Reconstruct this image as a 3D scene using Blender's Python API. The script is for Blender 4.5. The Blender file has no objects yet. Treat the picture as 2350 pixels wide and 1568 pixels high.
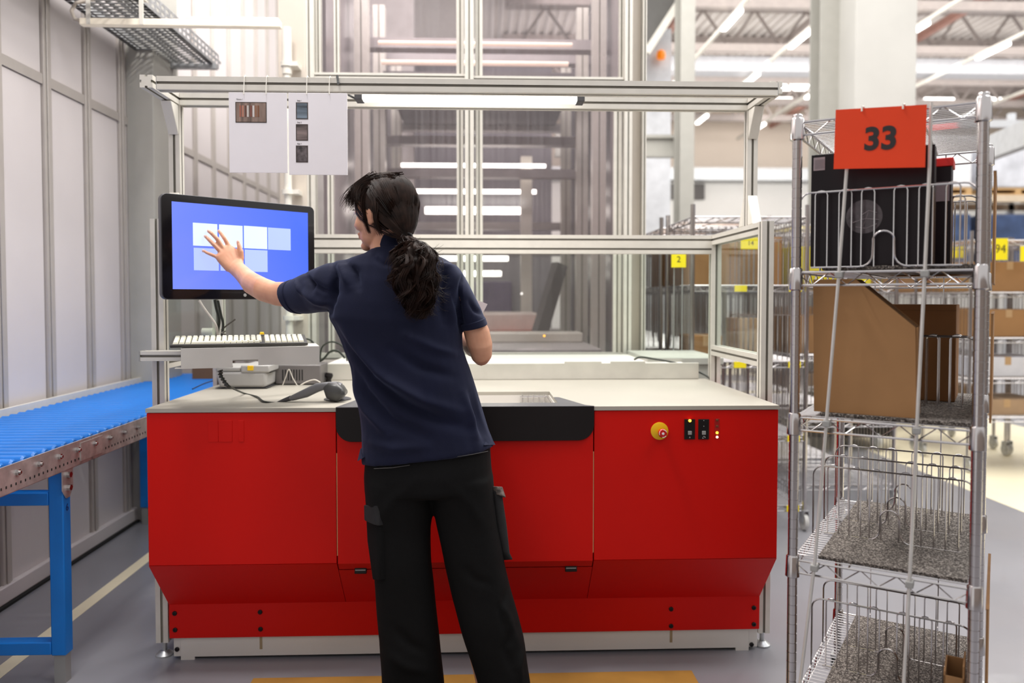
import bpy, bmesh, math, random
import numpy as np
from mathutils import Vector, Matrix, noise
random.seed(7)
C = bpy.context.scene.collection
R = math.radians
sc = bpy.context.scene

# ------------------------------------------------------------------ camera
F_PX, CX, CY, CAM_H = 1800.0, 1175.0, 742.0, 1.34
PITCH, YAW = math.atan(58/1800), math.atan(67/1800)
cam = bpy.data.cameras.new('camera'); camo = bpy.data.objects.new('camera', cam); C.objects.link(camo)
camo.location = (0, 0, CAM_H); camo.rotation_euler = (R(90)-PITCH, 0, -YAW)
cam.sensor_fit = 'HORIZONTAL'; cam.sensor_width = 36.0; cam.lens = 36.0*F_PX/2350
cam.shift_y = -(784-CY)/2350; cam.clip_start = 0.05; cam.clip_end = 120
cam.dof.use_dof = True; cam.dof.focus_distance = 2.55; cam.dof.aperture_fstop = 1.8
sc.camera = camo
FW = Vector((math.sin(YAW)*math.cos(PITCH), math.cos(YAW)*math.cos(PITCH), -math.sin(PITCH)))
RT = Vector((math.cos(YAW), -math.sin(YAW), 0))
UP = RT.cross(FW)

def ray(u, v): return FW + RT*((u-CX)/F_PX) - UP*((v-CY)/F_PX)
def at(u, v, Y=None, Z=None, X=None):      # photograph pixel -> point on a real plane of the place
    d = ray(u, v)
    t = Y/d.y if Y is not None else ((Z-CAM_H)/d.z if Z is not None else X/d.x)
    return Vector((t*d.x, t*d.y, CAM_H+t*d.z))
def atd(u, v, depth):
    d = ray(u, v); return Vector((d.x*depth, d.y*depth, CAM_H+d.z*depth))

# ------------------------------------------------------------------ world, lights, exposure
w = bpy.data.worlds.new('world'); sc.world = w; w.use_nodes = True
w.node_tree.nodes['Background'].inputs[0].default_value = (1.0, 0.98, 0.965, 1)
w.node_tree.nodes['Background'].inputs[1].default_value = 0.62
sc.view_settings.view_transform = 'Standard'; sc.view_settings.look = 'None'
sc.view_settings.gamma = 1; sc.view_settings.use_curve_mapping = False
sc.view_settings.exposure = 0.58
sc.cycles.max_bounces = 8; sc.cycles.transparent_max_bounces = 24
sc.cycles.sample_clamp_indirect = 4.0; sc.cycles.caustics_reflective = False; sc.cycles.caustics_refractive = False

def area(name, loc, target, sx, sy, power, col=(1, 1, 1), spread=180):
    l = bpy.data.lights.new(name, 'AREA'); l.shape = 'RECTANGLE'; l.size = sx; l.size_y = sy
    l.energy = power; l.color = col; l.spread = R(spread)
    o = bpy.data.objects.new(name, l); C.objects.link(o); o.location = loc
    o.rotation_euler = (Vector(target)-Vector(loc)).to_track_quat('-Z', 'Y').to_euler(); return o
area('hall_ceiling_light', (7.0, 11, 6.9), (7.0, 11, 0), 12, 14, 980, (1, 0.975, 0.93))
area('far_wall_fill', (9.0, 17, 5.8), (9.0, 26, 3.5), 16, 2, 430, (1, 0.97, 0.93))  # unseen fill added to brighten the far wall
area('roof_fill', (10, 17, 5.4), (10, 17.5, 9), 14, 8, 120, (1, 0.97, 0.95))  # unseen upward fill added to whiten the roof underside
area('aisle_ceiling_light', (0.8, 6.0, 5.6), (0.8, 6.0, 0), 3.5, 5, 150, (1, 0.97, 0.92))
area('bench_ceiling_light', (0.6, 3.9, 4.4), (0.0, 3.0, 0.9), 2.6, 1.2, 24, (1, 0.975, 0.94))
area('left_aisle_light', (-1.0, 2.3, 5.2), (-1.6, 2.7, 0.9), 1.5, 0.06, 95, (1, 0.96, 0.93))
area('rear_aisle_light', (-1.2, 5.6, 4.6), (-1.7, 5.9, 0.9), 0.7, 2.6, 30, (1, 0.95, 0.92))
area('right_aisle_light', (2.6, 1.6, 4.4), (1.6, 2.6, 0.8), 1.6, 1.6, 40, (0.95, 0.97, 1.0))

# ------------------------------------------------------------------ materials
def lin(c):
    return tuple((x/255/12.92 if x/255 <= 0.04045 else ((x/255+0.055)/1.055)**2.4) for x in c)
MATS = {}
def mat(name, rgb, rough=0.5, metal=0.0, var=0.04, scale=8.0, bump=0.0, bscale=60.0, emit=0.0, ecol=None,
        coat=0.0, aniso=None, spec=0.5):
    if name in MATS: return MATS[name]
    m = bpy.data.materials.new(name); m.use_nodes = True; MATS[name] = m
    nt = m.node_tree; b = nt.nodes['Principled BSDF']; L = nt.links.new
    b.inputs['Roughness'].default_value = rough; b.inputs['Metallic'].default_value = metal
    b.inputs['Coat Weight'].default_value = coat; b.inputs['Specular IOR Level'].default_value = spec
    c = lin(rgb); tc = nt.nodes.new('ShaderNodeTexCoord')
    n = nt.nodes.new('ShaderNodeTexNoise'); n.inputs['Scale'].default_value = scale; n.inputs['Detail'].default_value = 5
    if aniso:
        mp = nt.nodes.new('ShaderNodeMapping'); mp.inputs['Scale'].default_value = aniso
        L(tc.outputs['Object'], mp.inputs['Vector']); L(mp.outputs['Vector'], n.inputs['Vector'])
    else: L(tc.outputs['Object'], n.inputs['Vector'])
    r = nt.nodes.new('ShaderNodeValToRGB')
    r.color_ramp.elements[0].position = 0.3; r.color_ramp.elements[1].position = 0.7
    r.color_ramp.elements[0].color = tuple(max(0, x*(1-var*2)) for x in c)+(1,)
    r.color_ramp.elements[1].color = tuple(min(1, x*(1+var*2)) for x in c)+(1,)
    L(n.outputs['Fac'], r.inputs['Fac']); L(r.outputs['Color'], b.inputs['Base Color'])
    if bump:
        n2 = nt.nodes.new('ShaderNodeTexNoise'); n2.inputs['Scale'].default_value = bscale; n2.inputs['Detail'].default_value = 4
        L(tc.outputs['Object'], n2.inputs['Vector'])
        bp = nt.nodes.new('ShaderNodeBump'); bp.inputs['Strength'].default_value = bump; bp.inputs['Distance'].default_value = 0.002
        L(n2.outputs['Fac'], bp.inputs['Height']); L(bp.outputs['Normal'], b.inputs['Normal'])
    if emit:
        b.inputs['Emission Strength'].default_value = emit
        b.inputs['Emission Color'].default_value = lin(ecol or rgb)+(1,)
    return m
def glassy(name, tint, gloss, rough=0.05, streak=0.0):
    m = bpy.data.materials.new(name); m.use_nodes = True; MATS[name] = m
    nt = m.node_tree; nt.nodes.clear(); L = nt.links.new
    out = nt.nodes.new('ShaderNodeOutputMaterial'); mx = nt.nodes.new('ShaderNodeMixShader')
    t = nt.nodes.new('ShaderNodeBsdfTransparent'); t.inputs[0].default_value = lin(tint)+(1,)
    g = nt.nodes.new('ShaderNodeBsdfGlossy'); g.inputs['Roughness'].default_value = rough; g.inputs[0].default_value = (0.9, 0.9, 0.92, 1)
    fr = nt.nodes.new('ShaderNodeLayerWeight'); fr.inputs[0].default_value = 0.5
    pw = nt.nodes.new('ShaderNodeMath'); pw.operation = 'POWER'; pw.inputs[1].default_value = 5.0; L(fr.outputs['Facing'], pw.inputs[0])
    mm = nt.nodes.new('ShaderNodeMath'); mm.operation = 'MULTIPLY_ADD'; mm.inputs[1].default_value = 0.6; mm.inputs[2].default_value = gloss
    L(pw.outputs[0], mm.inputs[0])
    if streak:
        tc = nt.nodes.new('ShaderNodeTexCoord'); mp = nt.nodes.new('ShaderNodeMapping'); mp.inputs['Scale'].default_value = (1, 1, 0.02)
        n = nt.nodes.new('ShaderNodeTexNoise'); n.inputs['Scale'].default_value = 60
        L(tc.outputs['Object'], mp.inputs[0]); L(mp.outputs[0], n.inputs['Vector'])
        m2 = nt.nodes.new('ShaderNodeMath'); m2.operation = 'MULTIPLY_ADD'; m2.inputs[1].default_value = streak
        L(n.outputs['Fac'], m2.inputs[0]); L(mm.outputs[0], m2.inputs[2]); L(m2.outputs[0], mx.inputs[0])
        d = nt.nodes.new('ShaderNodeBsdfDiffuse'); d.inputs[0].default_value = (0.75, 0.73, 0.74, 1)
        m3 = nt.nodes.new('ShaderNodeMixShader'); m3.inputs[0].default_value = 0.5
        L(g.outputs[0], m3.inputs[1]); L(d.outputs[0], m3.inputs[2]); L(m3.outputs[0], mx.inputs[2])
    else:
        L(mm.outputs[0], mx.inputs[0]); L(g.outputs[0], mx.inputs[2])
    L(t.outputs[0], mx.inputs[1]); L(mx.outputs[0], out.inputs[0]); return m

RED = mat('red_paint', (212, 13, 3), 0.48, spec=0.22, var=0.02, scale=2, bump=0.03, bscale=300)
WHITE = mat('white_sheet', (222, 218, 212), 0.45, var=0.015, scale=3)
TOP = mat('worktop_laminate', (176, 171, 160), 0.38, var=0.02, scale=3)
ALU = mat('aluminium_profile', (214, 210, 201), 0.38, metal=0.12, var=0.02, scale=20)
ALUD = mat('profile_slot', (138, 134, 124), 0.6, metal=0.1)
BLACK = mat('black_plastic', (20, 15, 16), 0.4, spec=0.3, var=0.05)
RUBBER = mat('black_rubber', (20, 20, 20), 0.7)
CHROME = mat('chrome_wire', (188, 184, 184), 0.18, metal=1.0, var=0.02)
GALV = mat('galvanised_steel', (188, 190, 192), 0.42, metal=0.85, var=0.12, scale=30, bump=0.1, bscale=60)
GALVR = mat('galvanised_rail', (192, 186, 184), 0.35, metal=0.65, var=0.12, scale=25)
BLUE = mat('blue_roller', (6, 108, 196), 0.22, var=0.03)
BLUEF = mat('blue_frame_paint', (0, 122, 215), 0.4, var=0.03)
CARD = mat('cardboard', (156, 115, 73), 0.8, var=0.04, scale=5, bump=0.05, bscale=200)
CARDD = mat('cardboard_edge', (128, 90, 52), 0.85, var=0.06, scale=20)
PLASTW = mat('white_plastic', (228, 224, 214), 0.45, var=0.02)
PLASTG = mat('grey_plastic', (152, 152, 150), 0.45, var=0.02)
DGREY = mat('dark_grey_plastic', (74, 74, 78), 0.42, var=0.03)
YEL = mat('yellow_plastic', (236, 190, 8), 0.45, var=0.03)
YTAG = mat('yellow_tag', (246, 226, 10), 0.6, var=0.03)
ORANGE = mat('orange_sign', (222, 62, 20), 0.5, var=0.03, scale=4, spec=0.3)
INK = mat('black_ink', (30, 20, 22), 0.6)
PAPER = mat('white_paper', (236, 232, 236), 0.55, var=0.01)
BEIGE = mat('beige_steel', (204, 194, 182), 0.5, var=0.02, scale=4)
PANEL = mat('wall_panel_white', (214, 207, 207), 0.3, var=0.025, scale=1.5)
PPOST = mat('wall_post_grey', (190, 183, 177), 0.35, var=0.02, metal=0.2)
COLG = mat('column_grey', (178, 176, 169), 0.5, var=0.02)
LEDW = mat('led_white', (255, 252, 240), 0.5, emit=5.0, ecol=(255, 250, 238))
LEDS = mat('led_soft', (255, 250, 245), 0.5, emit=3.5, ecol=(255, 250, 246))
WARM = mat('warm_beam_glow', (235, 215, 198), 0.5, emit=0.4, ecol=(255, 225, 205))
PANE = glassy('clear_pane', (246, 250, 247), 0.02, 0.03)
POLY = glassy('polycarbonate_pane', (240, 236, 238), 0.0, 0.12, streak=0.11)
SKIN = None

# ------------------------------------------------------------------ mesh builder
class MB:
    def __init__(s): s.v = []; s.f = []; s.m = []; s.cur = 0
    def add(s, vs, fs):
        n = len(s.v); s.v += [tuple(p) for p in vs]; s.f += [tuple(i+n for i in f) for f in fs]; s.m += [s.cur]*len(fs); return s
    def box(s, x0, x1, y0, y1, z0, z1, M=None):
        vs = [Vector(p) for p in ((x0,y0,z0),(x1,y0,z0),(x1,y1,z0),(x0,y1,z0),(x0,y0,z1),(x1,y0,z1),(x1,y1,z1),(x0,y1,z1))]
        if M is not None: vs = [M @ p for p in vs]
        return s.add(vs, [(0,3,2,1),(4,5,6,7),(0,1,5,4),(1,2,6,5),(2,3,7,6),(3,0,4,7)])
    def bar(s, p0, p1, w, h, up=(0, 0, 1)):
        p0, p1 = Vector(p0), Vector(p1); d = (p1-p0).normalized(); u = Vector(up)
        if abs(d.dot(u)) > 0.98: u = Vector((0, 1, 0))
        x = d.cross(u).normalized()*w/2; z = x.cross(d).normalized()*h/2
        vs = [p0-x-z, p0+x-z, p0+x+z, p0-x+z, p1-x-z, p1+x-z, p1+x+z, p1-x+z]
        return s.add(vs, [(0,1,2,3),(7,6,5,4),(0,4,5,1),(1,5,6,2),(2,6,7,3),(3,7,4,0)])
    def tube(s, pts, r, n=6, closed=False, caps=True):
        pts = [Vector(p) for p in pts]; k = len(pts); rings = []
        rr = r if isinstance(r, (list, tuple)) else [r]*k
        t0 = (pts[1]-pts[0]).normalized(); u = Vector((0, 0, 1)) if abs(t0.z) < 0.9 else Vector((1, 0, 0))
        a = t0.cross(u).normalized()
        for i in range(k):
            if closed: t = pts[(i+1) % k]-pts[i-1]
            else: t = pts[min(i+1, k-1)]-pts[max(i-1, 0)]
            t.normalize(); a = (a-t*a.dot(t)); a.normalize(); b = t.cross(a)
            rings.append([pts[i]+(a*math.cos(2*math.pi*j/n)+b*math.sin(2*math.pi*j/n))*rr[i] for j in range(n)])
        vs = [p for q in rings for p in q]; fs = []
        for i in range(k if closed else k-1):
            for j in range(n):
                i2 = (i+1) % k
                fs.append((i*n+j, i*n+(j+1) % n, i2*n+(j+1) % n, i2*n+j))
        if caps and not closed: fs.append(tuple(range(n-1, -1, -1))); fs.append(tuple((k-1)*n+j for j in range(n)))
        return s.add(vs, fs)
    def cyl(s, p0, p1, r, n=16, r2=None): return s.tube([p0, p1], [r, r if r2 is None else r2], n)
    def prism(s, poly, ext):      # poly: list of 3d points, ext: vector
        k = len(poly); e = Vector(ext); vs = [Vector(p) for p in poly]+[Vector(p)+e for p in poly]
        return s.add(vs, [tuple(range(k-1, -1, -1)), tuple(range(k, 2*k))]+[(i, (i+1) % k, k+(i+1) % k, k+i) for i in range(k)])
    def lathe(s, prof, c=(0, 0, 0), n=24, axis='z'):
        c = Vector(c); vs = []; fs = []; k = len(prof)
        for (r, h) in prof:
            for j in range(n):
                a = 2*math.pi*j/n; x, y = r*math.cos(a), r*math.sin(a)
                vs.append(c+(Vector((x, y, h)) if axis == 'z' else (Vector((x, h, y)) if axis == 'y' else Vector((h, x, y)))))
        for i in range(k-1):
            for j in range(n): fs.append((i*n+j, i*n+(j+1) % n, (i+1)*n+(j+1) % n, (i+1)*n+j))
        fs.append(tuple(range(n-1, -1, -1))); fs.append(tuple((k-1)*n+j for j in range(n)))
        return s.add(vs, fs)
    def build(s, name, mats, parent=None, bevel=0.0, smooth=True, local=False):
        off = Vector((0, 0, 0))
        if parent is not None and not local:
            q = parent
            while q is not None: off += Vector(q.location); q = q.parent
        me = bpy.data.meshes.new(name)
        me.from_pydata([(p[0]-off.x, p[1]-off.y, p[2]-off.z) for p in s.v], [], s.f)
        if not isinstance(mats, (list, tuple)): mats = [mats]
        for m in mats: me.materials.append(m)
        me.polygons.foreach_set('material_index', s.m)
        bm = bmesh.new(); bm.from_mesh(me); bmesh.ops.recalc_face_normals(bm, faces=bm.faces); bm.to_mesh(me); bm.free()
        if smooth: me.shade_smooth(); me.set_sharp_from_angle(angle=R(35))
        o = bpy.data.objects.new(name, me); C.objects.link(o)
        if parent is not None: o.parent = parent
        if bevel:
            b = o.modifiers.new('bevel', 'BEVEL'); b.width = bevel; b.segments = 2; b.limit_method = 'ANGLE'; b.angle_limit = R(40)
            b.harden_normals = False
        return o
def tag(o, label=None, cat=None, group=None, kind=None):
    if label: o['label'] = label
    if cat: o['category'] = cat
    if group: o['group'] = group
    if kind: o['kind'] = kind
    return o
def thing(name, loc, label, cat, group=None, rz=0, kind=None):
    o = bpy.data.objects.new(name, None); C.objects.link(o); o.location = loc; o.rotation_euler = (0, 0, rz); o.empty_display_size = 0.1
    return tag(o, label, cat, group, kind)
def copy_tree(o, parent=None):
    c = o.copy(); C.objects.link(c)
    if parent is not None: c.parent = parent
    for ch in list(o.children): copy_tree(ch, c)
    return c
def share(o, name, loc, parent, rot=None):
    c = o.copy(); c.name = name; c.location = loc; c.parent = parent; C.objects.link(c)
    if rot: c.rotation_euler = rot
    return c
def alu(mb, p0, p1, w, h, up=(0, 0, 1), gw=1, gh=1):
    """slotted aluminium profile: w across, h along up; gw/gh grooves on the faces"""
    p0, p1 = Vector(p0), Vector(p1); d = (p1-p0).normalized(); u = Vector(up)
    if abs(d.dot(u)) > 0.98: u = Vector((0, 1, 0))
    X = d.cross(u).normalized(); Z = X.cross(d).normalized(); g, dp = 0.0045, 0.006
    def side(a, b, n, k):   # points from a to b with k grooves, inward normal n
        out = [a]; t = (b-a); Ln = t.length; t = t/Ln
        for i in range(k):
            c = Ln*(i+0.5)/k
            out += [a+t*(c-g), a+t*(c-g)+n*dp, a+t*(c+g)+n*dp, a+t*(c+g)]
        return out
    c = [Vector((-w/2, -h/2, 0)), Vector((w/2, -h/2, 0)), Vector((w/2, h/2, 0)), Vector((-w/2, h/2, 0))]
    poly = side(c[0], c[1], Vector((0, 1, 0)), gw)+side(c[1], c[2], Vector((-1, 0, 0)), gh)+side(c[2], c[3], Vector((0, -1, 0)), gw)+side(c[3], c[0], Vector((1, 0, 0)), gh)
    k = len(poly); vs = [p0+X*q.x+Z*q.y for q in poly]+[p1+X*q.x+Z*q.y for q in poly]
    n0 = len(mb.v); mb.v += [tuple(p) for p in vs]
    mb.f.append(tuple(n0+i for i in range(k-1, -1, -1))); mb.m.append(0)
    mb.f.append(tuple(n0+k+i for i in range(k))); mb.m.append(0)
    # groove floor faces get material 1
    idx = 0; floor_set = set()
    for kk in (gw, gh, gw, gh):
        idx += 1
        for _ in range(kk): floor_set.update((idx, idx+1, idx+2)); idx += 4
    for i in range(k):
        mb.f.append((n0+i, n0+(i+1) % k, n0+k+(i+1) % k, n0+k+i)); mb.m.append(1 if i in floor_set else 0)
    return mb
AL2 = [ALU, ALUD]
def text_mesh(s, size, depth, M, name, m, parent, bold=0.0):
    cu = bpy.data.curves.new(name, 'FONT'); cu.body = s; cu.size = size; cu.extrude = depth; cu.offset = bold
    cu.align_x = 'CENTER'; cu.align_y = 'CENTER'
    t = bpy.data.objects.new(name, cu); C.objects.link(t)
    dg = bpy.context.evaluated_depsgraph_get(); me = bpy.data.meshes.new_from_object(t.evaluated_get(dg))
    bpy.data.objects.remove(t); me.transform(M)
    off = Vector((0, 0, 0)); q = parent
    while q is not None: off += Vector(q.location); q = q.parent
    me.transform(Matrix.Translation(-off)); me.materials.clear(); me.materials.append(m)
    o = bpy.data.objects.new(name, me); C.objects.link(o); o.parent = parent; return o

# ================================================================== SETTING
def struct(name, mb, m, parent=None, label=None, **k):
    o = mb.build(name, m, parent, **k)
    if parent is None: o['kind'] = 'structure'
    if label: o['label'] = label
    return o
FLOORM = mat('epoxy_floor', (136, 136, 142), 0.28, var=0.05, scale=1.2, bump=0.03, bscale=40, coat=0.2)
CREAM = mat('cream_floor', (236, 226, 196), 0.4, var=0.03, scale=2)  # even cream tone of the floor strip and band
fl = struct('floor', MB().box(-2.4, 24, -3, 28, -0.05, 0), FLOORM, label='grey glossy epoxy floor of the hall')
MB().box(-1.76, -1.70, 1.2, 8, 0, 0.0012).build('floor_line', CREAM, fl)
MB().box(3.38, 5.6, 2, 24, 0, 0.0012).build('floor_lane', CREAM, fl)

# left wall: panels between posts, one rail
WX, P0, PP = -2.1, 3.49, 0.392
zr = at(31, 150, X=WX).z
wl = struct('wall_left', MB().box(WX-0.12, WX-0.03, 0.2, 8.6, 0.0, 4.7), PPOST, label='left wall of white panels between grey posts')
pm = None
for k in range(-7, 13):
    y = P0+k*PP
    if pm is None:
        pm = MB().box(-0.03, 0.0, 0.036, PP-0.036, 0.06, zr-0.025).build('wall_panel', PANEL, wl, bevel=0.004, local=True); pm.location = (WX, y, 0)
        pu = MB().box(-0.03, 0.0, 0.036, PP-0.036, zr+0.025, 4.65).build('wall_panel', PANEL, wl, bevel=0.004, local=True); pu.location = (WX, y, 0)
        po = MB().box(-0.03, 0.014, -0.033, 0.033, 0.0, 4.7).box(0.014, 0.02, -0.012, 0.012, 0.0, 4.7).build('wall_post', PPOST, wl, bevel=0.003, local=True); po.location = (WX, y, 0)
    else:
        share(pm, 'wall_panel', (WX, y, 0), wl); share(pu, 'wall_panel', (WX, y, 0), wl); share(po, 'wall_post', (WX, y, 0), wl)
MB().box(WX-0.02, WX+0.008, 0.3, 8.5, zr-0.024, zr+0.024).build('wall_rail', PPOST, wl)
MB().box(WX+0.0, WX+0.03, 0.3, 8.5, 0.012, 0.085).build('skirting', PANEL, wl, bevel=0.004)
MB().box(WX+0.0, WX+0.045, 0.3, 8.5, 0.0, 0.012).build('floor_gap', RUBBER, wl)
c = struct('trim_1', MB().box(WX, WX+0.16, 4.74, 5.13, 0, 4.7), COLG, label='grey steel column standing against the left wall', bevel=0.006)
wb = struct('wall_back', MB().box(-2.2, 1.2, 8.6, 8.75, 0, 1.0).box(-2.2, -0.75, 8.6, 8.75, 1.0, 4.7), mat('far_partition', (178, 172, 170), 0.5), label='grey partition closing the side aisle')

# beige box column between side aisle and glazed cell
xa, xb = at(641, 400, Y=4.4).x, at(703, 400, Y=4.4).x
struct('trim_2', MB().box(xa, xb, 4.40, 4.60, 0, 4.7), BEIGE, label='beige box column left of the glazed machine cell', bevel=0.004)

# hall
FWY = 26.0
fw = struct('wall_far', MB().box(-1, 24, FWY, FWY+0.2, 5.35, 8.2), mat('far_wall_beige', (222, 208, 194), 0.8, var=0.02, scale=0.3), label='beige far wall of the warehouse hall')
MB().box(-1, 24, FWY, FWY+0.2, 0, 5.35).build('lower_cladding', mat('far_wall_white', (236, 234, 230), 0.8, var=0.03, scale=0.5), fw)
MB().box(-1, 24, FWY-0.5, FWY-0.05, 5.2, 5.6).build('service_duct', GALV, fw)
for (u0, u1) in ((1541, 1560), (1590, 1617)):
    a, b = at(u0, 458, Y=FWY-0.1), at(u1, 422, Y=FWY-0.1)
    MB().box(a.x, b.x, FWY-0.12, FWY-0.02, a.z, b.z).build('dark_vent', mat('dark_vent', (92, 88, 86), 0.6), fw)
struct('wall_near', MB().box(-2.4, 24, -3.2, -3.05, 0, 3.3), mat('near_wall', (150, 138, 130), 0.7, var=0.1, scale=1.5), label='unseen taupe wall behind the camera, added to darken reflections')  # out of view, added so chrome and panels reflect a darker tone
struct('wall_right', MB().box(24, 24.2, -3, 28, 0, 8.2), mat('hall_side', (225, 220, 212), 0.8), label='white right side wall of the hall')
CEIL = mat('roof_sheet', (214, 208, 204), 0.7, var=0.02)
ce = struct('ceiling', MB().box(-2.4, 24.2, 9.0, 28, 7.9, 8.0), CEIL, label='white corrugated roof of the hall')
rb = MB()
for i in range(110):
    x = 0.2+i*0.22; rb.box(x, x+0.09, 12, 26, 7.84, 7.9)
rb.build('roof_ribs', CEIL, ce)['kind'] = 'stuff'
TRM = mat('truss_white', (168, 158, 154), 0.5); TRR = mat('truss_rust', (176, 132, 120), 0.6)
for yy in (14.6, 17.2, 19.6, 21.8, 23.8):
    t = MB().box(0.5, 24, yy-0.09, yy+0.09, 7.62, 7.84).box(0.5, 24, yy-0.08, yy+0.08, 6.72, 6.90)
    for i in range(20):
        x = 0.8+i*1.15; t.bar((x, yy, 6.85), (x+0.57, yy, 7.65), 0.05, 0.05).bar((x+0.57, yy, 7.65), (x+1.15, yy, 6.85), 0.05, 0.05)
    t.build('roof_truss', TRM, ce)
for i, x in enumerate((4.0, 6.8, 9.6, 12.4, 15.2)):
    MB().box(x-0.06, x+0.06, 12, 26, 7.0, 7.14).build('roof_purlin', TRR if i % 2 == 0 else TRM, ce)
MB().box(3.5, 24, 18.2, 18.7, 6.62, 6.95).build('roof_duct', mat('duct_grey', (150, 150, 154), 0.6), ce)
# hall lights in rows along the hall
row = 0
for x, ys in ((4.6, (14.0, 18.2, 22.4)), (6.3, (15, 17.9, 22)), (8.3, (14.5, 19, 23)), (10.6, (15.6, 19.4, 23.4)), (13.6, (17, 21, 24.5))):
    row += 1
    t = MB().box(x-0.03, x+0.03, 12.5, 25.5, 6.50, 6.56).build('light_track', PLASTW, None)
    tag(t, 'white lighting track hanging under the hall roof, %s row from the grey columns' % ['first', 'second', 'third', 'fourth', 'fifth'][row-1], 'light track', 'hall lighting tracks')
    for j, y in enumerate(ys):
        L_ = MB().box(x-0.045, x+0.045, y, y+1.0, 6.44, 6.495).build('tube_lamp', LEDS, None)
        tag(L_, 'lit white tube lamp on the %s hall lighting track, %s along it' % (['first', 'second', 'third', 'fourth', 'fifth'][row-1], ['nearest', 'second', 'third'][j]), 'lamp', 'lit tubes of the hall roof')
for i, (u, v, l, nm) in enumerate(((1775, 230, 1.1, 'right of the overhead frame end'), (1890, 230, 0.5, 'beside the tall grey column'), (2150, 231, 1.0, 'above the tilted orange sign'), (2296, 231, 0.6, 'at the right edge of the picture'), (1850, 200, 2.8, 'between the frame and the tall columns'))):
    p = at(u, v, Y=23.0)
    tag(MB().box(p.x-l/2, p.x+l/2, 22.95, 23.1, p.z-0.07, p.z+0.07).build('tube_lamp', LEDS, None), 'far lit tube lamp across the hall end, '+nm, 'lamp', 'far cross lamps')
# columns in the hall
def column(u0, u1, Y, lab, m, dy=0.3):
    a, b = at(u0, 300, Y=Y), at(u1, 300, Y=Y)
    mb = MB().box(a.x, b.x, Y, Y+0.02, 0, 7.6).box(a.x, b.x, Y+dy-0.02, Y+dy, 0, 7.6).box((a.x+b.x)/2-0.02, (a.x+b.x)/2+0.02, Y+0.02, Y+dy-0.02, 0, 7.6).box(a.x-0.05, b.x+0.05, Y-0.05, Y+dy+0.05, 0, 0.03)
    o = mb.build('steel_column', m, None, bevel=0.003)
    return tag(o, lab, 'column', 'hall steel columns')
column(1561, 1594, 9.0, 'slim grey steel column with a bracket, behind the right end of the overhead frame', COLG)
column(1880, 1936, 9.0, 'grey steel column just left of the broad white column', COLG)
a, b = at(1961, 300, Y=8.6), at(2101, 300, Y=8.6)
tag(MB().box(a.x, b.x, 8.6, 9.2, 0, 7.7).box(a.x-0.04, b.x+0.04, 8.56, 9.24, 0, 0.25).build('concrete_column', mat('white_concrete', (204, 202, 197), 0.7, var=0.02, scale=2), None, bevel=0.01), 'broad white square column in the hall behind the orange number sign', 'column')
# crossbeam bracket on the slim column + inclined dark chute
a, b = at(1480, 348, Y=9.0), at(1585, 296, Y=9.0)
tag(MB().box(a.x-1.0, b.x, 9.32, 9.42, a.z, a.z+0.04).box(a.x-1.0, b.x, 9.32, 9.42, b.z-0.04, b.z).box(a.x-1, b.x, 9.36, 9.38, a.z+0.04, b.z-0.04).build('cross_beam', COLG, None), 'short grey cross beam fixed to the slim hall column', 'beam')
a = at(1475, 125, Y=9.8); b = at(1556, 0, Y=9.8); d = (b-a)
tag(MB().prism([a, a+d*1.8, a+d*1.8+Vector((-1.2, 0, 0)), a+Vector((-0.9, 0, 0))], (0, 0.8, 0)).build('inclined_chute', mat('dark_chute', (88, 86, 84), 0.5), None), 'dark inclined duct at the top beside the glazed cell', 'duct')
tag(MB().bar(a+Vector((0.03, -0.06, 0)), a+d*1.8+Vector((0.03, -0.06, 0)), 0.1, 0.09).build('handrail', PLASTW, None), 'pale sloping rail under the dark inclined duct', 'rail')
a, b = at(1478, 600, Y=10.6), at(1545, 60, Y=10.6)
tag(MB().box(a.x-0.6, b.x, 10.7, 10.9, 0, b.z).build('white_cabinet', mat('cabinet_white', (232, 234, 240), 0.5), None), 'tall white cladding block behind the inclined duct', 'cabinet')
p = at(1517, 127, Y=10.6)
tag(MB().lathe([(0.05, -0.05), (0.06, 0.0), (0.05, 0.05), (0.0, 0.08)], p, 16).build('alarm_beacon', mat('amber', (226, 122, 20), 0.4, emit=0.5), None), 'small amber beacon on the white block', 'beacon')

# ================================================================== GLAZED CELL behind the bench
CY0 = 4.45
cl = thing('glazed_cell', (0, CY0, 0), 'tall aluminium and glass machine cell behind the packing bench', 'machine enclosure')
X = lambda u, Y=CY0: at(u, 684, Y=Y).x
Zc = lambda v, Y=CY0: at(1108, v, Y=Y).z
def cprof(u0, u1, z0, z1, Y=CY0, d=0.08, gw=1, name='frame_post'):
    x0, x1 = X(u0, Y), X(u1, Y); mb = MB(); alu(mb, ((x0+x1)/2, Y, z0), ((x0+x1)/2, Y, z1), x1-x0, d, up=(0, 1, 0), gw=gw); return mb.build(name, AL2, cl)
zt = 3.6; zb = Zc(826)
for u0, u1, g in ((706, 728, 1), (1068, 1088, 1), (1429, 1446, 1)):
    cprof(u0, u1, zb, zt, gw=g)
cprof(1470, 1478, zb, zt, Y=CY0+0.02)
MB().box(X(1446), X(1470), CY0+0.03, CY0+0.06, zb, zt).build('side_sheet', BEIGE, cl)
for u0, u1, z0, z1 in ((731, 742, Zc(170), zt), (772, 784, Zc(172), zt), (1049, 1066, Zc(172), zt), (1091, 1108, Zc(172), zt), (1418, 1427, Zc(176), zt),
                       (1049, 1064, zb, Zc(196)), (1092, 1108, zb, Zc(196)), (755, 768, zb, Zc(196)), (1406, 1424, zb, Zc(196))):
    cprof(u0, u1, z0, z1, Y=CY0+0.03, d=0.04, name='door_stile')
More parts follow.
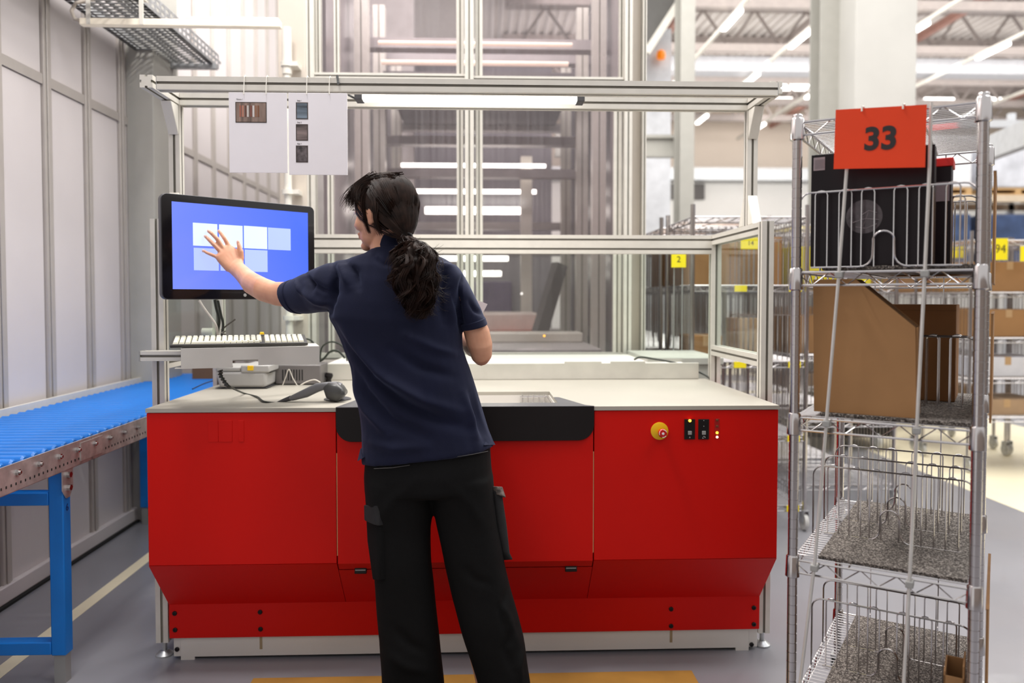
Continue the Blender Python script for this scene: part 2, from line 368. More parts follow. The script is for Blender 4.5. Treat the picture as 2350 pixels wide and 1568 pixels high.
for u0, u1, v in ((722, 1068, 180), (1072, 1427, 184)):
    mb = MB(); alu(mb, (X(u0), CY0+0.0, Zc(v)), (X(u1), CY0+0.0, Zc(v)), 0.05, 0.035); mb.build('door_rail', AL2, cl)
    mb = MB(); alu(mb, (X(u0), CY0+0.0, Zc(v+20)), (X(u1), CY0+0.0, Zc(v+20)), 0.05, 0.05); mb.build('door_rail', AL2, cl)
mb = MB(); alu(mb, (X(706), CY0+0.01, Zc(822)), (X(1475), CY0+0.01, Zc(822)), 0.06, 0.06); mb.build('bottom_rail', AL2, cl)
for (a, b) in ((742, 1049), (1108, 1418)):
    MB().box(X(a), X(b), CY0+0.03, CY0+0.036, zb, zt).build('pane', POLY, cl)
# second, rear line of posts and inner side panes (multiwall sheet)
for Yk in (5.3, 6.2, 7.4):
    for s in (-0.80, 0.78):
        mb = MB(); alu(mb, (s, Yk, 0.9), (s, Yk, 3.6), 0.09, 0.09, up=(0, 1, 0)); mb.build('inner_post', AL2, cl)
SIDE = mat('cell_side_sheet', (142, 136, 138), 0.25, var=0.05, scale=30, aniso=(1, 1, 0.02))
for s in (-0.9, 0.86):
    MB().box(s-0.01, s+0.01, CY0+0.1, 8.0, 0.9, 3.6).build('side_sheet', SIDE, cl)
GREYD = mat('cell_interior_grey', (112, 106, 108), 0.6, var=0.06, scale=2); GREYM = mat('cell_beam_grey', (176, 170, 170), 0.45)
for Yb, zs in ((5.6, (2.72, 3.1)), (6.6, (2.35, 2.62, 3.3)), (7.6, (1.75, 2.0, 2.5, 2.95, 3.3))):
    for z in zs: MB().box(-0.85, 0.83, Yb, Yb+0.12, z, z+0.07).build('cross_beam', GREYM, cl)
MB().box(-0.88, 0.86, 9.8, 9.9, 0.9, 4.2).build('rear_sheet', mat('cell_rear_sheet', (104, 98, 103), 0.6, var=0.08, scale=1.5), cl)
for Yb, z0 in ((6.0, 2.95), (7.0, 3.0), (8.2, 3.25)):
    MB().box(-0.75, 0.7, Yb, Yb+0.7, z0, z0+0.1).build('carriage_plate', GREYD, cl)
# white tubes inside; two unlit warm beams brightened by faint emission
for u0, u1, v, Yt, m, r in ((868, 1313, 98, 5.4, WARM, 0.014), (876, 1304, 143, 5.4, WARM, 0.017), (921, 1252, 379, 6.9, LEDW, 0.016), (955, 1230, 439, 7.4, LEDW, 0.019),
                            (976, 1208, 483, 8.0, LEDW, 0.036), (1004, 1206, 516, 8.5, LEDW, 0.026), (1000, 1166, 590, 9.0, LEDW, 0.045), (1020, 1150, 628, 9.3, LEDW, 0.03)):
    a, b = at(u0, v, Y=Yt), at(u1, v, Y=Yt)
    MB().cyl(a, (b.x, a.y, a.z), r, 10).build('tube_light', m, cl)
# bed of the machine inside
bedY = 5.0
MB().box(-0.78, 0.75, 4.9, 7.5, 0.9, 1.02).build('machine_bed', GREYM, cl, bevel=0.01)
MB().box(-0.2, 0.72, 5.6, 5.9, 1.02, 1.09).build('machine_bed', PLASTW, cl, bevel=0.01)
MB().box(-0.1, 0.45, 6.4, 6.9, 1.06, 1.22).build('carriage_plate', mat('pale_carriage', (236, 222, 214), 0.4), cl, bevel=0.02)
MB().box(0.02, 0.55, 6.2, 6.6, 1.02, 1.06).build('red_tote', mat('red_tote', (196, 70, 40), 0.5), cl, bevel=0.02)
MB().box(-0.1, 0.28, 7.6, 8.0, 1.2, 1.5).build('lilac_box', mat('lilac_box', (140, 128, 158), 0.5), cl, bevel=0.01)
MB().box(0.34, 0.44, 7.0, 7.1, 1.0, 2.6).build('inner_post', PLASTW, cl)
MB().bar((0.42, 6.0, 1.02), (0.6, 6.1, 1.6), 0.08, 0.1).build('lift_arm', GREYD, cl)
for u, v, Yl, m in ((1249, 771, 5.5, mat('amber_led', (255, 170, 0), 0.4, emit=4.0, ecol=(255, 165, 0))), (1197, 674, 7.0, LEDS), (1270, 632, 7.0, mat('cream_led', (255, 236, 170), 0.4, emit=3, ecol=(255, 236, 180))), (1294, 798, 5.2, mat('orange_led', (250, 120, 40), 0.4, emit=1.5, ecol=(250, 120, 40))), (1270, 811, 5.0, mat('green_led', (120, 210, 40), 0.4, emit=1.5, ecol=(120, 210, 40)))):
    p = at(u, v, Y=Yl); MB().lathe([(0.0, -0.008), (0.008, 0.0), (0.0, 0.008)], p, 10).build('indicator_lamp', m, cl)
# white pipe with clamps
p0, p1 = at(657, 60, Y=4.32), at(664, 815, Y=4.32)
pt = thing('white_pipe', (p0.x, 4.33, 0.9), 'white plastic conduit pipe with clamps running up the beige column', 'pipe')
MB().cyl((p0.x, 4.33, 0.9), (p0.x, 4.33, 2.55), 0.020, 14).build('pipe_run', PLASTW, pt)
MB().cyl((p0.x, 4.33, 2.55), (p0.x, 4.33, 2.80), 0.026, 14).build('pipe_sleeve', PLASTW, pt)
for v in (148, 441, 730):
    z = at(660, v, Y=4.33).z
    MB().cyl((p0.x, 4.33, z-0.013), (p0.x, 4.33, z+0.013), 0.034, 14).box(p0.x+0.02, p0.x+0.06, 4.31, 4.41, z-0.012, z+0.012).build('clamp', PLASTW, pt)

# ================================================================== CABLE TRAY and lamp
tx0, tx1 = -2.05, -1.68; tz = 2.80
tr = thing('cable_tray', (tx0, 5.1, tz), 'galvanised perforated cable tray hanging along the left wall', 'cable tray')
mb = MB(); mb.box(tx1-0.003, tx1, 1.8, 5.12, tz, tz+0.02).box(tx1-0.003, tx1, 1.8, 5.12, tz+0.075, tz+0.09).box(tx0, tx0+0.003, 1.8, 5.12, tz, tz+0.09)
for i in range(56):
    y = 1.8+i*0.06; mb.box(tx1-0.003, tx1, y, y+0.022, tz+0.02, tz+0.075)
    mb.box(tx1-0.003, tx1, y+0.022, y+0.06, tz+0.04, tz+0.055)
mb.build('side_rail', GALV, tr)
mb = MB(); mb.box(tx0, tx0+0.03, 1.8, 5.12, tz, tz+0.002).box(tx1-0.03, tx1, 1.8, 5.12, tz, tz+0.002)
for x in (tx0+0.05, tx0+0.32): mb.box(x-0.006, x+0.006, 1.8, 5.12, tz, tz+0.002)
for i in range(83):
    y = 1.8+i*0.04; mb.box(tx0, tx1, y, y+0.020, tz, tz+0.002)
mb.build('perforated_floor', GALV, tr)
mb = MB()
for k in range(5):
    x = tx0+0.08+k*0.05; mb.tube([(x+0.01*math.sin(y*3+k), y, tz+0.02+0.006*math.sin(y*5+2*k)) for y in np.linspace(1.8, 5.1, 24)], 0.011, 6)
mb.build('cable_bundle', mat('grey_cable', (120, 118, 114), 0.6), tr)
for yb_ in (3.2, 5.0): MB().box(tx0-0.05, tx1+0.02, yb_, yb_+0.04, tz-0.03, tz-0.0005).build('support_bracket', GALV, tr)
LY = 3.95
a, b = at(186, 49, Y=LY), at(645, 61, Y=LY)
lp = thing('batten_lamp', ((a.x+b.x)/2, LY, a.z), 'unlit cream batten lamp strapped below the cable tray', 'lamp')
BAT = mat('cream_batten_glow', (240, 230, 212), 0.4, emit=0.12, ecol=(255, 240, 215))  # faint emission lightens the unlit housing
MB().box(a.x, b.x, LY-0.02, LY+0.02, a.z-0.022, a.z+0.012).build('housing', BAT, lp, bevel=0.004)
MB().box(a.x+0.5, b.x-0.01, LY-0.015, LY+0.015, a.z+0.012, a.z+0.026).build('reflector', PLASTW, lp, bevel=0.003)
for u in (208, 329):
    x = at(u, 40, Y=LY).x
    MB().box(x-0.010, x+0.010, LY-0.026, LY-0.021, a.z-0.02, tz+0.0).box(x-0.010, x+0.010, LY-0.026, LY+0.03, tz-0.004, tz).build('strap', PLASTW, lp)
MB().tube([(a.x, LY, a.z), (a.x-0.03, LY, a.z+0.01), (a.x-0.045, LY, a.z+0.05), (a.x-0.03, LY+0.01, a.z+0.09), (a.x+0.02, LY+0.02, a.z+0.11)], 0.009, 8).build('cable', mat('beige_cable', (200, 190, 178), 0.5), lp)

# ================================================================== ROLLER CONVEYOR
CXR, CXL, CZ = -1.44, -2.03, 0.832
cv = thing('roller_conveyor', (-1.73, 3.4, 0), 'roller conveyor with blue rollers and blue legs along the left wall', 'conveyor')
for x, s in ((CXR, 1), (CXL, -1)):
    MB().box(x-0.003, x+0.003, 1.3, 2.92, CZ-0.085, CZ).box(min(x, x+s*0.0)-0.0, x+0.0001, 1.3, 1.301, CZ-0.085, CZ).box(x-(0.03 if s > 0 else 0), x+(0.03 if s < 0 else 0), 1.3, 2.92, CZ-0.088, CZ-0.085).build('side_rail', GALVR, cv)
    MB().box(x-0.003, x+0.003, 2.925, 5.3, CZ-0.085, CZ).box(x-(0.03 if s > 0 else 0), x+(0.03 if s < 0 else 0), 2.925, 5.3, CZ-0.088, CZ-0.085).build('side_rail', GALVR, cv)
MB().box(CXL-0.02, CXL-0.004, 1.3, 5.3, CZ, CZ+0.035).build('guide_strip', ALU, cv)
r0 = None
for i in range(64):
    y = 1.44+i*0.06
    if r0 is None:
        r0 = MB().tube([(CXL+0.006, 0, 0), (CXL+0.012, 0, 0), (CXR-0.012, 0, 0), (CXR-0.006, 0, 0)], [0.016, 0.0215, 0.0215, 0.016], 16).build('roller', BLUE, cv, local=True)
        r0.location = (1.73, y-3.4, CZ-0.010)
    else: share(r0, 'roller', (1.73, y-3.4, CZ-0.010), cv)
b0 = None
for i in range(34):
    y = 1.62+i*0.12
    if b0 is None:
        b0 = MB().cyl((CXR+0.003, 0, 0), (CXR+0.011, 0, 0), 0.010, 6).cyl((CXR+0.011, 0, 0), (CXR+0.016, 0, 0), 0.005, 8).build('rail_bolt', CHROME, cv, local=True); b0.location = (1.73, y-3.4, CZ-0.03)
    else: share(b0, 'rail_bolt', (1.73, y-3.4, CZ-0.03), cv)
mb = MB()
for i in range(150): y = 1.5+i*0.025; mb.box(CXR+0.003, CXR+0.0038, y, y+0.006, CZ-0.068, CZ-0.060)
o = mb.build('rail_holes', RUBBER, cv); o['kind'] = 'stuff'
MB().box(CXR+0.003, CXR+0.006, 2.84, 3.0, CZ-0.075, CZ-0.01).build('joint_plate', GALVR, cv)
for yl in (2.76, 4.7):
    for x in (CXR-0.03, CXL+0.03):
        MB().box(x-0.025, x+0.025, yl-0.025, yl+0.025, 0.10, CZ-0.09).build('leg', BLUEF, cv, bevel=0.004)
        MB().box(x-0.019, x+0.019, yl-0.019, yl+0.019, 0.0, 0.10).build('leg_foot', PLASTG, cv)
        s = 1 if x > -1.7 else -1
        MB().prism([(x+s*0.0265, yl-0.035, CZ-0.06), (x+s*0.0265, yl+0.035, CZ-0.06), (x+s*0.0265, yl+0.035, CZ-0.155), (x+s*0.0265, yl+0.012, CZ-0.185), (x+s*0.0265, yl-0.012, CZ-0.185), (x+s*0.0265, yl-0.035, CZ-0.155)], (s*0.003, 0, 0)).build('leg_bracket', GALVR, cv)
        for dz in (0.105, 0.15):
            MB().cyl((x+s*0.0295, yl, CZ-dz), (x+s*0.041, yl, CZ-dz), 0.011, 6).build('leg_bolt', CHROME, cv)
    MB().bar((CXL+0.03, yl, CZ-0.185), (CXR-0.055, yl, CZ-0.185), 0.05, 0.045).build('crossbar', BLUEF, cv, bevel=0.004)
    MB().bar((CXL+0.03, yl, 0.125), (CXR-0.055, yl, 0.125), 0.05, 0.045).build('crossbar', BLUEF, cv, bevel=0.004)
text_mesh('6', 0.035, 0.0004, Matrix.Translation((CXR-0.004, 2.76, CZ-0.22)) @ Matrix.Rotation(R(90), 4, 'Z') @ Matrix.Rotation(R(90), 4, 'X'), 'leg_number', mat('blue_ink', (10, 40, 110), 0.5), cv)
bx = thing('carton', (-1.72, 5.0, CZ+0.003), 'dark brown carton lying at the far end of the roller conveyor', 'box')
a, b = at(441, 880, Y=4.9), at(492, 850, Y=4.9)
bx.location = ((a.x+b.x)/2, 5.0, CZ+0.003)
MB().box(a.x, b.x+0.05, 4.9, 5.15, CZ+0.003, CZ+0.12).build('carton_body', mat('dark_carton', (112, 84, 62), 0.8), bx, bevel=0.003)
MB().box(a.x, b.x+0.05, 5.0, 5.03, CZ+0.1202, CZ+0.1212).build('tape', mat('brown_tape', (150, 112, 74), 0.4), bx)

# ================================================================== RED PACKING MACHINE
MX0, MX1, MY, MYB, MT = -1.155, 1.045, 2.73, 3.65, 0.96
BEND, SKT, SKB, YR = 0.413, 0.213, 0.086, 2.895
pkm = thing('packing_machine', (-0.05, 3.2, 0), 'wide red sheet steel packing machine with a light worktop and white plinth', 'machine')
xs0, xs1 = at(773, 1100, Y=MY).x, at(1362, 1100, Y=MY).x
MB().box(MX0, xs0-0.002, MY-0.002, MY+0.016, BEND+0.001, MT-0.016).build('front_panel', RED, pkm, bevel=0.0015)
MB().box(xs1+0.002, MX1, MY-0.002, MY+0.016, BEND+0.001, MT-0.016).build('front_panel', RED, pkm, bevel=0.0015)
zd = at(1100, 1305, Y=MY+0.01).z
ud = (YR-MY)/(BEND-SKT)
dd = MB().prism([(xs0+0.002, MY-0.002, MT-0.016), (xs0+0.002, MY-0.002, BEND), (xs0+0.002, MY-0.002+(BEND-zd)*ud, zd), (xs0+0.002, MY+0.014+(BEND-zd)*ud, zd), (xs0+0.002, MY+0.014, BEND), (xs0+0.002, MY+0.014, MT-0.016)], (xs1-xs0-0.004, 0, 0))
door = dd.build('front_door', RED, pkm)
MB().prism([(MX0, MY-0.002, BEND), (MX0, YR, SKT), (MX0, YR+0.02, SKT), (MX0, MY+0.018, BEND)], (xs0-0.002-MX0, 0, 0)).build('sloping_panel', RED, pkm)
MB().prism([(xs1+0.002, MY-0.002, BEND), (xs1+0.002, YR, SKT), (xs1+0.002, YR+0.02, SKT), (xs1+0.002, MY+0.018, BEND)], (MX1-xs1-0.002, 0, 0)).build('sloping_panel', RED, pkm)
MB().prism([(xs0, MY-0.002+(BEND-zd+0.004)*ud, zd-0.004), (xs0, YR, SKT), (xs0, YR+0.02, SKT), (xs0, MY+0.02+(BEND-zd+0.004)*ud, zd-0.004)], (xs1-xs0, 0, 0)).build('sloping_panel', RED, pkm)
MB().box(MX0, MX1, YR, YR+0.004, SKB, SKT).build('skirt_panel', RED, pkm, bevel=0.001)
for x0, x1 in ((MX0-0.001, MX0+0.002), (MX1-0.002, MX1+0.001)):
    MB().prism([(x0, MY+0.018, MT-0.016), (x0, MY+0.018, BEND), (x0, YR+0.02, SKT), (x0, YR+0.006, SKB), (x0, MYB, SKB), (x0, MYB, MT-0.016)], (x1-x0, 0, 0)).build('side_panel', RED, pkm)
MB().box(MX0+0.01, MX1-0.01, MY+0.05, MYB-0.01, BEND+0.02, 0.70).build('inner_body', mat('inner_beige', (214, 196, 160), 0.5), pkm)
MB().box(MX0+0.02, MX1-0.02, YR+0.05, MYB-0.01, SKB+0.01, BEND).build('inner_body', mat('inner_beige', (214, 196, 160), 0.5), pkm)
# worktop with opening
ox0, ox1 = -0.27, at(1270, 912, Z=MT).x
oy0, oy1 = at(1280, 926, Z=MT).y, at(1262, 899, Z=MT).y
t = MB()
t.box(MX0-0.002, MX1+0.002, MY-0.006, oy0, MT-0.014, MT).box(MX0-0.002, MX1+0.002, oy1, MYB, MT-0.014, MT)
t.box(MX0-0.002, ox0, oy0, oy1, MT-0.014, MT).box(ox1, MX1+0.002, oy0, oy1, MT-0.014, MT)
t.build('worktop', TOP, pkm)
MB().box(ox0, ox1, oy0, oy0+0.003, MT-0.2, MT-0.014).box(ox0, ox1, oy1-0.003, oy1, MT-0.2, MT-0.014).box(ox0, ox0+0.003, oy0, oy1, MT-0.2, MT-0.014).box(ox1-0.003, ox1, oy0, oy1, MT-0.2, MT-0.014).box(ox0, ox1, oy0, oy1, MT-0.203, MT-0.2).build('chute_box', WHITE, pkm)
mb = MB()
for i in range(5):
    mb.tube([(ox1-0.11+i*0.022, oy1-0.01, MT-0.01), (ox1-0.11+i*0.022, oy1-0.01, MT-0.12)], 0.0022, 5)
for i in range(4):
    mb.tube([(ox1-0.12, oy1-0.01, MT-0.02-i*0.025), (ox1-0.01, oy1-0.01, MT-0.02-i*0.025), (ox1-0.01, oy0+0.02, MT-0.02-i*0.025)], 0.0022, 5)
mb.build('wire_basket', CHROME, pkm)
# black opening frame
bx0, bx1 = xs0, xs1; bz = at(1000, 1012, Y=MY).z; rr = 0.055
pts = [(bx0, MT+0.001), (bx0, bz+rr)]
pts += [(bx0+rr-rr*math.cos(a), bz+rr-rr*math.sin(a)) for a in np.linspace(0, math.pi/2, 9)][1:]
pts += [(bx1-rr+rr*math.sin(a), bz+rr-rr*math.cos(a)) for a in np.linspace(0, math.pi/2, 9)]
pts += [(bx1, MT+0.001)]
MB().prism([(x, MY-0.012, z) for x, z in pts], (0, 0.009, 0)).build('black_fascia', BLACK, pkm, bevel=0.001)
yb = at(1100, 914, Z=MT).y
MB().prism([(bx0, MY-0.012, MT+0.0012), (bx1, MY-0.012, MT+0.0012), (bx1-0.03, MY+0.022, MT+0.0012), (bx1-0.10, yb, MT+0.0012), (ox1, yb, MT+0.0012), (ox1, oy0, MT+0.0012), (ox0, oy0, MT+0.0012), (ox0, yb, MT+0.0012), (bx0+0.05, yb, MT+0.0012)], (0, 0, 0.0015)).build('fascia_lip', mat('lip_grey', (132, 132, 136), 0.3, metal=0.6), pkm)
for x in (xs0, xs1):
    MB().box(x-0.0016, x+0.0016, MY+0.002, MY+0.010, 0.44, 0.80).build('seam_glint', mat('glint_cream', (236, 196, 140), 0.4), pkm)  # cream strip added in each seam, imitates a golden glint
# latches, screws, slots
for u, v in ((827, 1310), (1311, 1306)):
    p = at(u, v, Y=MY+0.012); nn = Vector((0, -(BEND-SKT), -(YR-MY))).normalized()
    la = MB().box(-0.021, 0.021, -0.004, 0.004, -0.013, 0.013).build('latch', BLACK, pkm, bevel=0.002, local=True); la.location = Vector((p.x, MY-0.006+(BEND-p.z)*ud, p.z))-Vector(pkm.location); la.rotation_euler = (R(-12), 0, 0)
    s = MB().box(-0.018, 0.018, -0.007, -0.004, -0.002, 0.002).build('latch_slot', PLASTG, la, local=True)
s0 = None
for u, v in ((401, 1408), (402, 1446), (597, 1405), (598, 1444), (1540, 1398), (1540, 1437), (1730, 1395), (1730, 1433)):
    p = at(u, v, Y=YR)
    if s0 is None:
        s0 = MB().lathe([(0.0085, 0.0), (0.0085, -0.003), (0.006, -0.005), (0.003, -0.005), (0.003, -0.003)], (0, 0, 0), 14, 'y').build('screw', BLACK, pkm, local=True); s0.location = p-Vector(pkm.location)
    else: share(s0, 'screw', p-Vector(pkm.location), pkm)
# plinth
PY = 2.905; q0, q1 = at(398, 1500, Y=PY).x, at(1738, 1500, Y=PY).x; q2, q3 = at(415, 1500, Y=PY).x, at(1718, 1500, Y=PY).x
MB().box(q0, q2-0.001, PY+0.004, PY+0.1, 0.012, SKB+0.01).build('plinth_end', WHITE, pkm, bevel=0.001)
MB().box(q3+0.001, q1, PY+0.004, PY+0.1, 0.012, SKB+0.01).build('plinth_end', WHITE, pkm, bevel=0.001)
MB().box(q2, q3, PY, PY+0.006, 0.012, SKB+0.01).box(q2, q2+0.05, PY, PY+0.006, 0.0, 0.012).box(q3-0.05, q3, PY, PY+0.006, 0.0, 0.012).build('plinth', WHITE, pkm)
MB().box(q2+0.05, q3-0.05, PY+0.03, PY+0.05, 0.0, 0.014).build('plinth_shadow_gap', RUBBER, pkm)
for u, v in ((406, 1491), (1725, 1480)):
    share(s0, 'screw', Vector((at(u, v, Y=PY).x, PY+0.002, at(u, v, Y=PY).z))-Vector(pkm.location), pkm)
for u in (599, 1540):
    p = at(u, 1473, Y=PY)
    MB().box(p.x-0.005, p.x+0.005, PY-0.0008, PY+0.001, 0.036, SKB-0.002).build('plinth_slot', mat('brass_slot', (168, 150, 118), 0.5, metal=0.3), pkm)
# faint embossed lines on the left panel
a, b = at(478, 965, Y=MY), at(560, 1014, Y=MY)
for u0, u1 in ((478, 502), (502, 534), (534, 548), (548, 561)):
    x0, x1 = at(u0, 990, Y=MY).x, at(u1, 990, Y=MY).x
    if u0 in (478, 502, 548):
        MB().box(x0, x1-0.001, MY-0.0035, MY-0.002, b.z, a.z).build('vent_cover', RED, pkm, bevel=0.0007)
# emergency stop
p = at(1513, 989, Y=MY)
es = thing('emergency_stop', (p.x, MY-0.002, p.z), 'round yellow emergency stop with a red mushroom button on the red panel', 'emergency stop')
MB().lathe([(0.031, 0), (0.031, -0.004), (0.029, -0.005), (0.0, -0.005)], (p.x, MY-0.002, p.z), 32, 'y').build('yellow_plate', YEL, es)
rc = (p.x+0.004, MY-0.007, p.z-0.003)
mb = MB(); mb.lathe([(0.010, 0), (0.011, -0.02), (0.015, -0.022), (0.0155, -0.03), (0.013, -0.034), (0.0, -0.035)], rc, 28, 'y')
bt = mb.build('red_button', mat('red_button', (196, 10, 10), 0.3), es)
mb = MB()
for a0 in (0.35, 2.45, 4.55):
    mb.tube([(rc[0]+0.013*math.cos(a0+t_), rc[1]-0.0345, rc[2]+0.013*math.sin(a0+t_)) for t_ in np.linspace(0, 1.1, 8)], 0.0012, 5)
mb.lathe([(0.0045, 0), (0.0045, -0.0365), (0.0, -0.037)], rc, 16, 'y')
mb.build('button_marks', PAPER, bt)
# switch plates
for i, (u, lit) in enumerate(((1582, 1), (1614, 0))):
    a, b = at(u-12, 962, Y=MY), at(u+12, 1008, Y=MY)
    sw = thing('switch_plate', ((a.x+b.x)/2, MY-0.002, (a.z+b.z)/2), ['black switch plate with a lit amber lamp on the red panel', 'black switch plate with a curved arrow mark, right of the amber lit one'][i], 'switch', 'machine switch plates')
    MB().box(a.x, b.x, MY-0.006, MY-0.002, b.z, a.z).build('plate', BLACK, sw, bevel=0.001)
    c = at(u, 993, Y=MY)
    MB().box(c.x-0.0068, c.x+0.0068, MY-0.009, MY-0.006, c.z-0.0068, c.z+0.0068).build('button', PLASTG, sw, bevel=0.001)
    c = at(u, 965, Y=MY)
    if lit:
        MB().lathe([(0.005, 0), (0.005, -0.003), (0.0, -0.006)], (c.x, MY-0.006, c.z), 12, 'y').build('amber_lamp', mat('amber_lamp', (255, 180, 40), 0.4, emit=6, ecol=(255, 170, 40)), sw)
        c = at(u, 1003, Y=MY)
        MB().prism([(c.x-0.003, MY-0.0062, c.z-0.003), (c.x+0.003, MY-0.0062, c.z-0.003), (c.x, MY-0.0062, c.z+0.004)], (0, -0.0006, 0)).build('triangle_mark', PLASTG, sw)
    else:
        for vv in (965, 978):
            c = at(u, vv, Y=MY); MB().lathe([(0.0018, 0), (0.0018, -0.001), (0, -0.0015)], (c.x, MY-0.006, c.z), 8, 'y').build('pilot_lamp', PLASTG, sw)
        c = at(u, 1003, Y=MY)
        MB().tube([(c.x+0.005*math.cos(t_), MY-0.0064, c.z+0.003*math.sin(t_)) for t_ in np.linspace(-0.9, 2.2, 8)], 0.0008, 4).box(c.x-0.005, c.x-0.001, MY-0.0068, MY-0.006, c.z-0.004, c.z-0.002).build('arrow_mark', PAPER, sw)
c = at(1645, 984, Y=MY)
ind = thing('indicator_strip', (c.x, MY-0.002, c.z), 'strip of four small indicator lights on the red panel, two of them lit', 'indicator')
MB().box(c.x-0.009, c.x+0.009, MY-0.0032, MY-0.002, c.z-0.036, c.z+0.036).build('strip_plate', mat('red_strip', (170, 10, 6), 0.3), ind, bevel=0.0005)
for v, m in ((964, mat('dull_lamp', (110, 52, 16), 0.4)), (978, mat('dull_lamp', (110, 52, 16), 0.4)), (993, mat('lime_lamp', (236, 250, 40), 0.4, emit=4, ecol=(225, 245, 40))), (1003, mat('pink_lamp', (255, 205, 190), 0.4, emit=2, ecol=(255, 190, 175)))):
    c = at(1645, v, Y=MY); MB().lathe([(0.0045, 0), (0.0045, -0.002), (0.0, -0.004)], (c.x, MY-0.003, c.z), 12, 'y').build('lamp', m, ind)
# raised rear housing behind the worktop
z1 = at(1300, 832, Y=MYB+0.02).z
ha = at(1093, 870, Y=MYB).x; hb = at(1601, 870, Y=MYB).x
MB().box(-0.75, hb, MYB-0.02, MYB-0.012, MT, z1).build('rear_ledge', mat('ledge_white', (208, 204, 196), 0.4), pkm, bevel=0.003)
MB().box(-0.75, hb-0.03, MYB-0.012, 4.36, MT-0.3, z1-0.012).build('rear_housing', WHITE, pkm, bevel=0.006)
for u0, u1 in ((1295, 1380), (1400, 1480)):
    a, b = at(u0, 830, Y=MYB-0.01), at(u1, 826, Y=MYB-0.01)
    MB().box(a.x, b.x, MYB-0.02, MYB-0.014, z1-0.004, z1+0.008).build('ledge_tab', mat('ledge_white', (208, 204, 196), 0.4), pkm, bevel=0.002)
MB().box(hb-0.18, hb+0.16, 3.85, 4.36, MT-0.3, 1.01).box(hb-0.2, hb+0.18, 3.83, 4.38, 1.01, 1.045).build('side_housing', mat('housing_grey', (178, 178, 170), 0.45), pkm, bevel=0.004)

# ================================================================== ALUMINIUM WORKSTATION FRAME
fr = thing('workstation_frame', (-0.06, 3.2, 0), 'slotted aluminium workstation frame rising around the red machine', 'frame')
FXL, FXR = -1.195, 1.075
YF = 2.95
yr_ = 3.60
def A(name, p0, p1, w, h, up=(0, 0, 1), gw=1, gh=1):
    mb = MB(); alu(mb, p0, p1, w, h, up, gw, gh); return mb.build(name, AL2, fr)
ztop = 1.63
for x in (FXL, FXR):
    for y in (YF, yr_):
        A('post', (x, y, 0.055), (x, y, ztop if y == YF else ztop-0.03), 0.045, 0.045)
        MB().cyl((x, y, 0.02), (x, y, 0.055), 0.009, 10).lathe([(0.032, 0.0), (0.032, 0.006), (0.014, 0.02), (0.0, 0.02)], (x, y, 0.0), 16).build('levelling_foot', GALV, fr)
    A('side_rail', (x, YF+0.0225, ztop-0.0235), (x, yr_+0.0225, ztop-0.0235), 0.045, 0.045)
    A('side_rail', (x, YF+0.0225, 1.10), (x, yr_-0.0225, 1.10), 0.045, 0.045)
    MB().box(x-0.003, x+0.003, YF+0.02, yr_-0.02, 1.12, ztop-0.045).build('side_pane', PANE, fr)
A('rear_rail', (FXL+0.0225, yr_, ztop-0.045), (FXR-0.0225, yr_, ztop-0.045), 0.045, 0.085, gh=2)
MB().box(FXL+0.02, FXR-0.02, yr_-0.003, yr_+0.003, 1.06, ztop-0.09).build('rear_pane', PANE, fr)
# overhead gantry
UZ = at(1712, 245, Y=3.15).z
for x, u in ((FXL+0.0, 443), (FXR, 1712)):
    yy = 3.13
    A('upright', (x, yy, ztop), (x, yy, UZ-0.02), 0.042, 0.045)
    s = 1
    MB().prism([(x-0.02, yy-0.026, ztop+0.0), (x-0.02, yy-0.085, ztop+0.0), (x-0.02, yy-0.026, ztop+0.12)], (0.04, 0, 0)).prism([(x-0.02, yy+0.026, ztop+0.0), (x-0.02, yy+0.085, ztop), (x-0.02, yy+0.026, ztop+0.12)], (0.04, 0, 0)).build('foot_gusset', PLASTW, fr, bevel=0.003)
    MB().prism([(x-0.02, yy-0.026, UZ-0.025), (x-0.02, yy-0.10, UZ-0.025), (x-0.02, yy-0.026, UZ-0.14)], (0.04, 0, 0)).build('top_gusset', PLASTW, fr, bevel=0.003)
    A('top_arm', (x, 2.86, UZ), (x, yy+0.02, UZ), 0.045, 0.045)
YB = 2.835
pl, prr = at(365, 195, Y=YB), at(1780, 206, Y=YB)
zbm = (pl.z+prr.z)/2
A('front_beam', (pl.x, YB, zbm), (prr.x, YB, zbm), 0.045, 0.046)
A('rear_beam', (FXL+0.023, 3.13, UZ), (FXR-0.023, 3.13, UZ), 0.045, 0.046)
MB().box(pl.x-0.002, pl.x, YB-0.0225, YB+0.0225, zbm-0.023, zbm+0.023).box(prr.x, prr.x+0.002, YB-0.0225, YB+0.0225, zbm-0.023, zbm+0.023).build('end_cap', PLASTG, fr)['kind'] = 'stuff'
# LED light under the gantry
LYY = 2.98
a, b = at(822, 232, Y=LYY), at(1334, 232, Y=LYY)
zl = UZ-0.005
ll = thing('led_bench_light', ((a.x+b.x)/2, LYY, zl), 'long lit LED bench light hung between the overhead beams', 'lamp')
MB().box(a.x+0.02, b.x-0.02, LYY-0.03, LYY+0.03, zl-0.002, zl+0.012).build('housing', ALU, ll, bevel=0.002)
MB().prism([(a.x+0.02, LYY-0.030, zl-0.002), (a.x+0.02, LYY-0.012, zl-0.028), (a.x+0.02, LYY+0.02, zl-0.028), (a.x+0.02, LYY+0.03, zl-0.002)], (b.x-a.x-0.04, 0, 0)).build('diffuser', LEDW, ll)
for x in (a.x+0.005, b.x-0.005):
    MB().box(x-0.014, x+0.014, LYY-0.034, LYY+0.034, zl-0.03, zl+0.022).build('end_bracket', DGREY, ll, bevel=0.002)
